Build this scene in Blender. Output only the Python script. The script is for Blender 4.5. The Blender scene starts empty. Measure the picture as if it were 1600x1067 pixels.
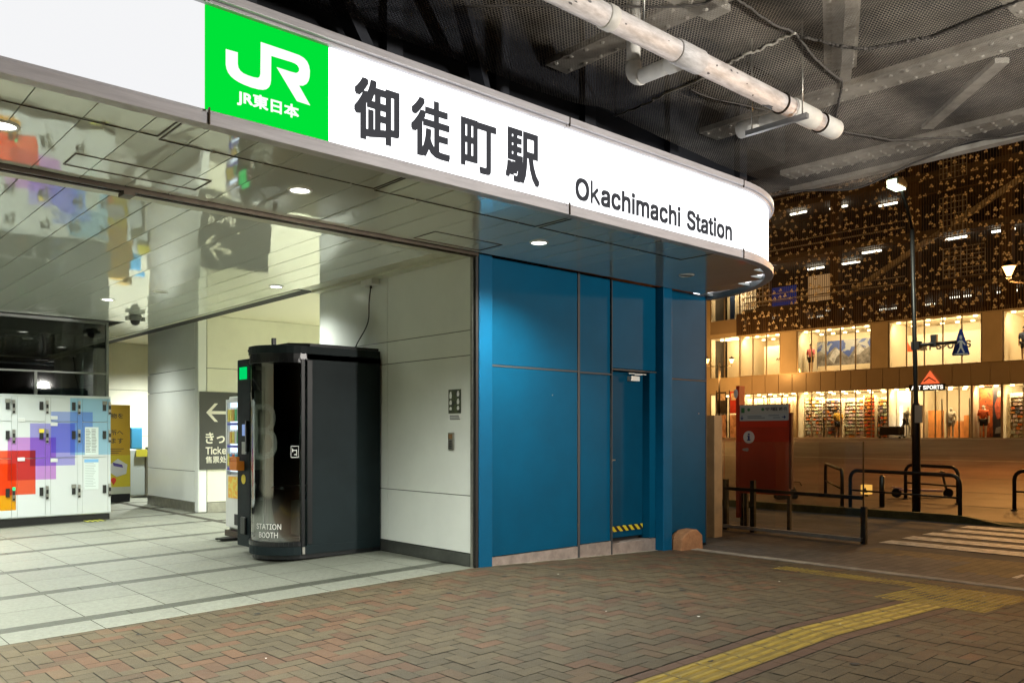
import bpy, bmesh, math, random
from mathutils import Vector, Matrix
random.seed(7)
R = math.radians
sc = bpy.context.scene
COL = sc.collection

# ------------------------------------------------------------------ camera
cd = bpy.data.cameras.new('camera'); cam = bpy.data.objects.new('camera', cd); COL.objects.link(cam)
cam.location = (0, 0, 1.35); cam.rotation_euler = (R(90), 0, R(-42))
cd.sensor_width = 36; cd.lens = 29.61; cd.shift_y = 0.0903
cd.clip_start = 0.05; cd.clip_end = 600
sc.camera = cam

# ------------------------------------------------------------------ night sky
w = bpy.data.worlds.new('World'); sc.world = w; w.use_nodes = True
nt = w.node_tree; bg = nt.nodes['Background']
sky = nt.nodes.new('ShaderNodeTexSky'); sky.sky_type = 'NISHITA'; sky.sun_disc = False
sky.sun_elevation = R(-4); sky.sun_rotation = R(120)
nt.links.new(sky.outputs[0], bg.inputs[0]); bg.inputs[1].default_value = 0.05
sc.view_settings.view_transform = 'Standard'; sc.view_settings.look = 'None'
sc.view_settings.exposure = 0.0; sc.view_settings.gamma = 1.0
sc.render.engine = 'CYCLES'
sc.cycles.use_denoising = True
sc.cycles.max_bounces = 8; sc.cycles.transparent_max_bounces = 24
sc.cycles.sample_clamp_indirect = 6.0
sc.cycles.caustics_reflective = False; sc.cycles.caustics_refractive = False

# light levels
L_SIGN = 2.4; L_DOWN = 93; L_SODIUM = 2600; L_FLOOD = 190; L_SHOP = 3.4

# ------------------------------------------------------------------ materials
def mat(name, col, rough=.5, metal=0., var=0., vscale=3., bump=0., bscale=30., spec=.5, coat=0., dirt=None, stretch=None, bdetail=4):
    m = bpy.data.materials.new(name); m.use_nodes = True
    n = m.node_tree.nodes; l = m.node_tree.links; b = n['Principled BSDF']
    b.inputs['Base Color'].default_value = (*col, 1); b.inputs['Roughness'].default_value = rough
    b.inputs['Metallic'].default_value = metal; b.inputs['Specular IOR Level'].default_value = spec
    b.inputs['Coat Weight'].default_value = coat
    geo = n.new('ShaderNodeNewGeometry'); vec = geo.outputs['Position']
    if stretch:
        mp = n.new('ShaderNodeMapping'); mp.inputs['Scale'].default_value = stretch
        l.new(vec, mp.inputs['Vector']); vec = mp.outputs[0]
    if var or dirt:
        t = n.new('ShaderNodeTexNoise'); t.inputs['Scale'].default_value = vscale; t.inputs['Detail'].default_value = 7
        t.inputs['Roughness'].default_value = .65
        l.new(vec, t.inputs['Vector'])
        r = n.new('ShaderNodeValToRGB'); d = dirt or tuple(c * (1 - var) for c in col)
        r.color_ramp.elements[0].position = .36; r.color_ramp.elements[0].color = (*d, 1)
        r.color_ramp.elements[1].position = .62; r.color_ramp.elements[1].color = (*tuple(min(1, c * (1 + var * .6)) for c in col), 1)
        l.new(t.outputs['Fac'], r.inputs['Fac']); l.new(r.outputs[0], b.inputs['Base Color'])
        mr = n.new('ShaderNodeMapRange'); mr.inputs['To Min'].default_value = min(1, rough * 1.25); mr.inputs['To Max'].default_value = rough * .85
        l.new(t.outputs['Fac'], mr.inputs['Value']); l.new(mr.outputs[0], b.inputs['Roughness'])
    if bump:
        t2 = n.new('ShaderNodeTexNoise'); t2.inputs['Scale'].default_value = bscale; t2.inputs['Detail'].default_value = bdetail
        l.new(vec, t2.inputs['Vector'])
        bp = n.new('ShaderNodeBump'); bp.inputs['Strength'].default_value = bump; bp.inputs['Distance'].default_value = .02
        l.new(t2.outputs['Fac'], bp.inputs['Height']); l.new(bp.outputs[0], b.inputs['Normal'])
    return m

def emit(name, col, s):
    m = bpy.data.materials.new(name); m.use_nodes = True; n = m.node_tree.nodes; n.clear()
    e = n.new('ShaderNodeEmission'); o = n.new('ShaderNodeOutputMaterial')
    e.inputs[0].default_value = (*col, 1); e.inputs[1].default_value = s
    m.node_tree.links.new(e.outputs[0], o.inputs[0]); return m

def attr_mat(name, rough=.6, bump=0., bscale=60, var=.25, vscale=2.5):
    m = mat(name, (.5, .5, .5), rough, bump=bump, bscale=bscale)
    n = m.node_tree.nodes; l = m.node_tree.links; b = n['Principled BSDF']
    a = n.new('ShaderNodeAttribute'); a.attribute_name = 'tint'
    t = n.new('ShaderNodeTexNoise'); t.inputs['Scale'].default_value = vscale; t.inputs['Detail'].default_value = 8; t.inputs['Roughness'].default_value = .7
    g = n.new('ShaderNodeNewGeometry'); l.new(g.outputs['Position'], t.inputs['Vector'])
    mr = n.new('ShaderNodeMapRange'); mr.inputs['From Min'].default_value = .3; mr.inputs['From Max'].default_value = .7
    mr.inputs['To Min'].default_value = 1 - var; mr.inputs['To Max'].default_value = 1 + var
    l.new(t.outputs['Fac'], mr.inputs['Value'])
    mx = n.new('ShaderNodeVectorMath'); mx.operation = 'SCALE'
    l.new(a.outputs['Color'], mx.inputs[0]); l.new(mr.outputs[0], mx.inputs['Scale']); l.new(mx.outputs[0], b.inputs['Base Color'])
    return m

def glass(name, tint=(1, 1, 1), refl=.08, rough=.02):
    m = bpy.data.materials.new(name); m.use_nodes = True; n = m.node_tree.nodes; l = m.node_tree.links; n.clear()
    t = n.new('ShaderNodeBsdfTransparent'); t.inputs[0].default_value = (*tint, 1)
    g = n.new('ShaderNodeBsdfGlossy'); g.inputs['Roughness'].default_value = rough
    fr = n.new('ShaderNodeFresnel'); fr.inputs['IOR'].default_value = 1.45
    ad = n.new('ShaderNodeMath'); ad.operation = 'MULTIPLY_ADD'; ad.inputs[1].default_value = .7; ad.inputs[2].default_value = refl
    ad.use_clamp = True
    mx = n.new('ShaderNodeMixShader'); o = n.new('ShaderNodeOutputMaterial')
    l.new(fr.outputs[0], ad.inputs[0]); l.new(ad.outputs[0], mx.inputs[0]); l.new(t.outputs[0], mx.inputs[1]); l.new(g.outputs[0], mx.inputs[2])
    l.new(mx.outputs[0], o.inputs[0]); return m

def stripes_mat(name, c1, c2, freq, rough=.5, direction=(1, 0, 1)):
    m = mat(name, c1, rough); n = m.node_tree.nodes; l = m.node_tree.links; b = n['Principled BSDF']
    g = n.new('ShaderNodeNewGeometry'); d = n.new('ShaderNodeVectorMath'); d.operation = 'DOT_PRODUCT'; d.inputs[1].default_value = direction
    l.new(g.outputs['Position'], d.inputs[0])
    f = n.new('ShaderNodeMath'); f.operation = 'MULTIPLY'; f.inputs[1].default_value = freq
    fr = n.new('ShaderNodeMath'); fr.operation = 'FRACT'; gt = n.new('ShaderNodeMath'); gt.operation = 'GREATER_THAN'; gt.inputs[1].default_value = .5
    mx = n.new('ShaderNodeMix'); mx.data_type = 'RGBA'; mx.inputs[6].default_value = (*c1, 1); mx.inputs[7].default_value = (*c2, 1)
    l.new(d.outputs['Value'], f.inputs[0]); l.new(f.outputs[0], fr.inputs[0]); l.new(fr.outputs[0], gt.inputs[0]); l.new(gt.outputs[0], mx.inputs[0])
    l.new(mx.outputs[2], b.inputs['Base Color']); return m

def net_mat():
    m = mat('net_cord', (.46, .41, .34), .8, var=.45, vscale=1.3); n = m.node_tree.nodes; l = m.node_tree.links
    b = n['Principled BSDF']; out = n['Material Output']
    g = n.new('ShaderNodeNewGeometry'); p = 2 * math.pi / .0235
    acc = None
    for a in (0, 60, 120):
        d = n.new('ShaderNodeVectorMath'); d.operation = 'DOT_PRODUCT'
        d.inputs[1].default_value = (p * math.cos(R(a + 12)), p * math.sin(R(a + 12)), 0); l.new(g.outputs['Position'], d.inputs[0])
        c = n.new('ShaderNodeMath'); c.operation = 'COSINE'; l.new(d.outputs['Value'], c.inputs[0])
        if acc is None: acc = c
        else:
            s = n.new('ShaderNodeMath'); s.operation = 'ADD'; l.new(acc.outputs[0], s.inputs[0]); l.new(c.outputs[0], s.inputs[1]); acc = s
    gt = n.new('ShaderNodeMath'); gt.operation = 'GREATER_THAN'; gt.inputs[1].default_value = -.85; l.new(acc.outputs[0], gt.inputs[0])
    t = n.new('ShaderNodeBsdfTransparent'); mx = n.new('ShaderNodeMixShader')
    l.new(gt.outputs[0], mx.inputs[0]); l.new(b.outputs[0], mx.inputs[1]); l.new(t.outputs[0], mx.inputs[2]); l.new(mx.outputs[0], out.inputs[0])
    return m

def locker_mat():
    """printed squares of overlapping colour on white lacquer, in world metres on the locker fronts"""
    m = mat('locker_print', (.58, .615, .615), .3, coat=.2); n = m.node_tree.nodes; l = m.node_tree.links; b = n['Principled BSDF']
    g = n.new('ShaderNodeNewGeometry'); s = n.new('ShaderNodeSeparateXYZ'); l.new(g.outputs['Position'], s.inputs[0])
    cur = None
    squares = [(3.70, 4.60, 1.02, 1.93, (.42, .70, .92)), (3.43, 4.03, 1.06, 1.70, (.42, .50, .93)), (3.14, 3.77, .86, 1.515, (.47, .42, .90)),
               (2.84, 3.50, .65, 1.30, (.70, .33, .80)), (2.5, 3.215, .43, 1.10, (1.0, .13, .05)), (2.3, 2.95, .20, .905, (1.0, .42, .0))]
    for x0, x1, z0, z1, c in squares:
        fs = []
        for sock, th, op in (('X', x0, 'GREATER_THAN'), ('X', x1, 'LESS_THAN'), ('Z', z0, 'GREATER_THAN'), ('Z', z1, 'LESS_THAN')):
            k = n.new('ShaderNodeMath'); k.operation = op; k.inputs[1].default_value = th; l.new(s.outputs[sock], k.inputs[0]); fs.append(k)
        a = fs[0]
        for k in fs[1:]:
            q = n.new('ShaderNodeMath'); q.operation = 'MULTIPLY'; l.new(a.outputs[0], q.inputs[0]); l.new(k.outputs[0], q.inputs[1]); a = q
        mx = n.new('ShaderNodeMix'); mx.data_type = 'RGBA'; mx.blend_type = 'MULTIPLY'; mx.inputs[7].default_value = (*c, 1)
        if cur is None: mx.inputs[6].default_value = (.58, .615, .615, 1)
        else: l.new(cur, mx.inputs[6])
        l.new(a.outputs[0], mx.inputs[0]); cur = mx.outputs[2]
    l.new(cur, b.inputs['Base Color']); return m

def picture_mat(name, cols, scale, vert=True, seed=0., e=0):
    m = mat(name, cols[0], .45); n = m.node_tree.nodes; l = m.node_tree.links; b = n['Principled BSDF']
    g = n.new('ShaderNodeNewGeometry'); mp = n.new('ShaderNodeMapping'); mp.inputs['Location'].default_value = (seed, seed * 2, seed * 3)
    l.new(g.outputs['Position'], mp.inputs[0])
    t = n.new('ShaderNodeTexNoise'); t.inputs['Scale'].default_value = scale; t.inputs['Detail'].default_value = 6; t.inputs['Distortion'].default_value = .8
    l.new(mp.outputs[0], t.inputs['Vector']); r = n.new('ShaderNodeValToRGB'); r.color_ramp.interpolation = 'CONSTANT'
    cr = r.color_ramp
    while len(cr.elements) < len(cols): cr.elements.new(.5)
    for i, c in enumerate(cols):
        cr.elements[i].position = .0 if i == 0 else .36 + .3 * (i - 1) / max(1, len(cols) - 2); cr.elements[i].color = (*c, 1)
    l.new(t.outputs['Fac'], r.inputs[0]); l.new(r.outputs[0], b.inputs['Base Color']); return m

PLANK = mat('ceiling_lacquer', (.83, .87, .81), .03, metal=.34, bump=.085, bscale=1.0, bdetail=1, spec=.6, stretch=(4.2, 1.5, 1))
PLAIN = mat('plain_ceiling_paint', (.84, .80, .62), .5)
TILE = attr_mat('granite_tile', .55, .12, 240, .20, 26.0)
BRICK = attr_mat('clay_block', .72, .3, 160, .22, 1.6)
JOINT = mat('joint_sand', (.035, .032, .022), .95)
WHITEP = mat('white_panel', (.81, .835, .79), .22, var=.04, vscale=1.2, coat=.15)
CREAM = mat('cream_panel', (.78, .77, .63), .35, var=.05, vscale=1.5)
BLUE = mat('blue_metal_panel', (.0008, .072, .145), .42, var=.10, vscale=1.5, bump=.04, bscale=1.4, spec=.12)
BLUEP = mat('blue_post_paint', (.0006, .088, .185), .5, var=.08, vscale=2, spec=.15)
BLACKGAP = mat('shadow_gap', (.012, .012, .012), .8)
STEEL = mat('brushed_steel', (.42, .41, .37), .35, metal=.9, var=.15, vscale=8)
BRONZE = mat('dark_metal_rail', (.07, .055, .04), .4, metal=.8, var=.2, vscale=5)
TRIM = mat('silver_trim', (.52, .51, .54), .42, metal=.1, var=.14, vscale=2.5, stretch=(1, 1, 14))
PLINTH = mat('granite_plinth', (.27, .22, .19), .7, var=.3, vscale=5, bump=.1, bscale=80)
BOOTH = mat('booth_paint', (.0055, .0125, .0145), .55, var=.2, vscale=2, spec=.22)
BOOTHD = mat('booth_black', (.006, .007, .008), .3)
BLACK = mat('black_paint', (.012, .012, .012), .45, var=.25, vscale=6)
SIGNW = emit('sign_white', (.97, .98, 1.0), L_SIGN)
SIGNG = emit('sign_green', (.0, .80, .042), .95)
SIGNWL = emit('sign_logo_white', (.97, 1, .97), 1.1)
KANJI = emit('sign_letter_backlit', (.062, .062, .068), 1.0)
WHITEPAINT = mat('white_print', (.78, .78, .76), .5)
DARKPRINT = mat('dark_print', (.03, .03, .035), .5)
YEL = mat('yellow_block', (.17, .115, .014), .65, var=.28, vscale=5, bump=.1, bscale=150)
YELB = mat('yellow_block_bar', (.27, .19, .02), .55, var=.28, vscale=6)
ASPH = mat('asphalt', (.075, .068, .064), .8, var=.3, vscale=1.6, bump=.25, bscale=120)
PLAZA = mat('plaza_stone', (.082, .040, .018), .62, var=.28, vscale=.55, bump=.06, bscale=60)
CONC = mat('kerb_concrete', (.32, .29, .24), .8, var=.3, vscale=4, bump=.15, bscale=90)
ROADPAINT = mat('road_paint', (.62, .62, .60), .6, dirt=(.30, .30, .28), vscale=7, var=.1)
PVC = mat('pvc_pipe', (.78, .76, .76), .5, dirt=(.50, .48, .47), vscale=9, var=.03, stretch=(.6, 2.5, 2.5), spec=.3)
PVC2 = mat('pvc_fitting', (.78, .76, .70), .45, var=.12, vscale=5, spec=.3)
GIRDER = mat('girder_paint', (.50, .47, .41), .6, dirt=(.28, .25, .21), vscale=3.5, var=.1)
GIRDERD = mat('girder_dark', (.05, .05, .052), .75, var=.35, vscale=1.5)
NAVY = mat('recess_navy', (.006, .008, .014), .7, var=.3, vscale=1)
NET = net_mat()
ROPE = mat('net_rope', (.09, .08, .07), .9)
ROPEW = mat('net_lacing', (.45, .42, .36), .9)
LAMPW = emit('downlight_glow', (1.0, .99, .90), 9.0)
FIX = mat('fixture_white', (.75, .75, .70), .3)
SIGNGREY = mat('guide_sign_grey', (.045, .045, .042), .4)
LETTERW = mat('guide_sign_letter', (.75, .72, .60), .5)
GLS = glass('clear_glass', (.96, .97, .95), .015)
GLSD = glass('dark_glass', (.20, .25, .23), .10)
GLSB = glass('booth_glass', (.60, .70, .63), .27, .05)
SODM = emit('sodium_glow', (1.0, .50, .14), 9.0)
FLOODM = emit('flood_glow', (.88, 1.0, .70), 6)
POLE = mat('pole_black', (.016, .014, .013), .4, var=.2, vscale=5)
FCREAM = mat('facade_cream', (.68, .62, .50), .5, var=.08, vscale=.8)
FGREY = mat('facade_spandrel', (.40, .35, .29), .28, var=.06, vscale=.7)
MULL = mat('facade_mullion', (.36, .31, .24), .4, metal=.3)
SCREENM = mat('screen_bronze', (.22, .17, .12), .5, metal=.3)
PETAL = mat('screen_petal', (.85, .82, .74), .5)
SHOPW = mat('shop_wall', (.72, .66, .52), .6)
SHOPLIGHT = emit('shop_lamp', (1.0, .74, .36), 10)
TUBE = emit('fluorescent_tube', (1.0, .93, .72), 4.5)
RED = mat('info_red', (.52, .040, .016), .4, var=.1)
REDB = mat('info_red_bright', (.65, .04, .015), .4)
PALEBOARD = mat('info_pale', (.50, .53, .50), .4)
BOXES = attr_mat('shoe_box_card', .6, 0, 50, .08)

# ------------------------------------------------------------------ mesh builder
class MB:
    def __init__(s): s.v = []; s.f = []; s.sm = []; s.t = []
    def add(s, vs, fs, smooth=False, tint=None):
        k = len(s.v); s.v += [tuple(v) for v in vs]
        for f in fs: s.f.append([i + k for i in f]); s.sm.append(smooth); s.t.append(tint)
        return s
    def quad(s, a, b, c, d, tint=None): return s.add([a, b, c, d], [(0, 1, 2, 3)], False, tint)
    def box(s, x0, x1, y0, y1, z0, z1, tint=None):
        v = [(x, y, z) for z in (z0, z1) for y in (y0, y1) for x in (x0, x1)]
        return s.add(v, [(0, 2, 3, 1), (4, 5, 7, 6), (0, 1, 5, 4), (2, 6, 7, 3), (0, 4, 6, 2), (1, 3, 7, 5)], False, tint)
    def bar(s, p, q, wd, ht, up=(0, 0, 1), tint=None):
        p = Vector(p); q = Vector(q); d = (q - p).normalized(); u = Vector(up)
        if abs(d.dot(u)) > .98: u = Vector((1, 0, 0))
        a = d.cross(u).normalized() * wd / 2; b = a.cross(d).normalized() * ht / 2
        v = [e + i * a + j * b for e in (p, q) for j in (-1, 1) for i in (-1, 1)]
        return s.add(v, [(0, 1, 3, 2), (4, 6, 7, 5), (0, 4, 5, 1), (2, 3, 7, 6), (0, 2, 6, 4), (1, 5, 7, 3)], False, tint)
    def tube(s, pts, r, n=12, caps=True):
        pts = [Vector(p) for p in pts]; rs = r if isinstance(r, (list, tuple)) else [r] * len(pts)
        k = len(s.v); ref = None
        for i, p in enumerate(pts):
            d = (pts[min(i + 1, len(pts) - 1)] - pts[max(i - 1, 0)]).normalized()
            if ref is None: ref = Vector((0, 0, 1)) if abs(d.z) < .9 else Vector((1, 0, 0))
            a = (ref - d * ref.dot(d)).normalized(); ref = a; b = d.cross(a)
            for j in range(n):
                t = 2 * math.pi * j / n; s.v.append(tuple(p + (a * math.cos(t) + b * math.sin(t)) * rs[i]))
        for i in range(len(pts) - 1):
            for j in range(n):
                s.f.append([k + i * n + j, k + i * n + (j + 1) % n, k + (i + 1) * n + (j + 1) % n, k + (i + 1) * n + j]); s.sm.append(True); s.t.append(None)
        if caps:
            s.f.append([k + j for j in range(n)][::-1]); s.sm.append(False); s.t.append(None)
            s.f.append([k + (len(pts) - 1) * n + j for j in range(n)]); s.sm.append(False); s.t.append(None)
        return s
    def prism(s, outline, o, u, v, thick):
        """outline in (a,b) -> o + a u + b v, extruded by vector thick"""
        o = Vector(o); u = Vector(u); v = Vector(v); th = Vector(thick); n = len(outline)
        A = [o + u * a + v * b for a, b in outline]; B = [p + th for p in A]
        fs = [list(range(n)), list(range(n, 2 * n))[::-1]] + [[i, i + n, (i + 1) % n + n, (i + 1) % n] for i in range(n)]
        return s.add(A + B, fs)
    def lathe(s, prof, c=(0, 0, 0), n=20, smooth=True):
        c = Vector(c); k = len(s.v)
        for r, z in prof:
            for j in range(n):
                t = 2 * math.pi * j / n; s.v.append((c.x + r * math.cos(t), c.y + r * math.sin(t), c.z + z))
        for i in range(len(prof) - 1):
            for j in range(n):
                s.f.append([k + i * n + j, k + i * n + (j + 1) % n, k + (i + 1) * n + (j + 1) % n, k + (i + 1) * n + j]); s.sm.append(smooth); s.t.append(None)
        return s
    def build(s, name, material, parent=None, bevel=0.):
        me = bpy.data.meshes.new(name); me.from_pydata(s.v, [], s.f); me.polygons.foreach_set('use_smooth', s.sm)
        if any(t is not None for t in s.t):
            at = me.color_attributes.new('tint', 'FLOAT_COLOR', 'CORNER'); buf = []
            for p, t in zip(me.polygons, s.t):
                t = t or (.5, .5, .5); buf += [t[0], t[1], t[2], 1.0] * p.loop_total
            at.data.foreach_set('color', buf)
        bm = bmesh.new(); bm.from_mesh(me); bmesh.ops.recalc_face_normals(bm, faces=bm.faces); bm.to_mesh(me); bm.free()
        me.materials.append(material); o = bpy.data.objects.new(name, me); COL.objects.link(o)
        if bevel:
            b = o.modifiers.new('bevel', 'BEVEL'); b.width = bevel; b.segments = 2; b.limit_method = 'ANGLE'; b.angle_limit = R(40)
        if parent: attach(o, parent)
        return o

def world(o):
    if not o.parent: return Matrix.Translation(o.location)
    return world(o.parent) @ o.matrix_parent_inverse @ Matrix.Translation(o.location)
def attach(o, parent):
    o.parent = parent; o.matrix_parent_inverse = world(parent).inverted()

def tag(o, label=None, cat=None, group=None, kind=None):
    if label: o['label'] = label
    if cat: o['category'] = cat
    if group: o['group'] = group
    if kind: o['kind'] = kind
    return o
def thing(name, label, cat, loc=(0, 0, 0), group=None):
    o = bpy.data.objects.new(name, None); o.empty_display_size = .2; COL.objects.link(o); o.location = loc
    return tag(o, label, cat, group)
def struct(o): o['kind'] = 'structure'; return o
def dup(root, loc, label=None, rotz=None):
    r = root.copy(); COL.objects.link(r); r.location = loc
    if label: r['label'] = label
    if rotz is not None: r.rotation_euler = (0, 0, rotz)
    def rec(src, dst):
        for ch in src.children:
            c = ch.copy(); COL.objects.link(c); c.parent = dst; c.matrix_parent_inverse = ch.matrix_parent_inverse.copy(); rec(ch, c)
    rec(root, r); return r

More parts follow.
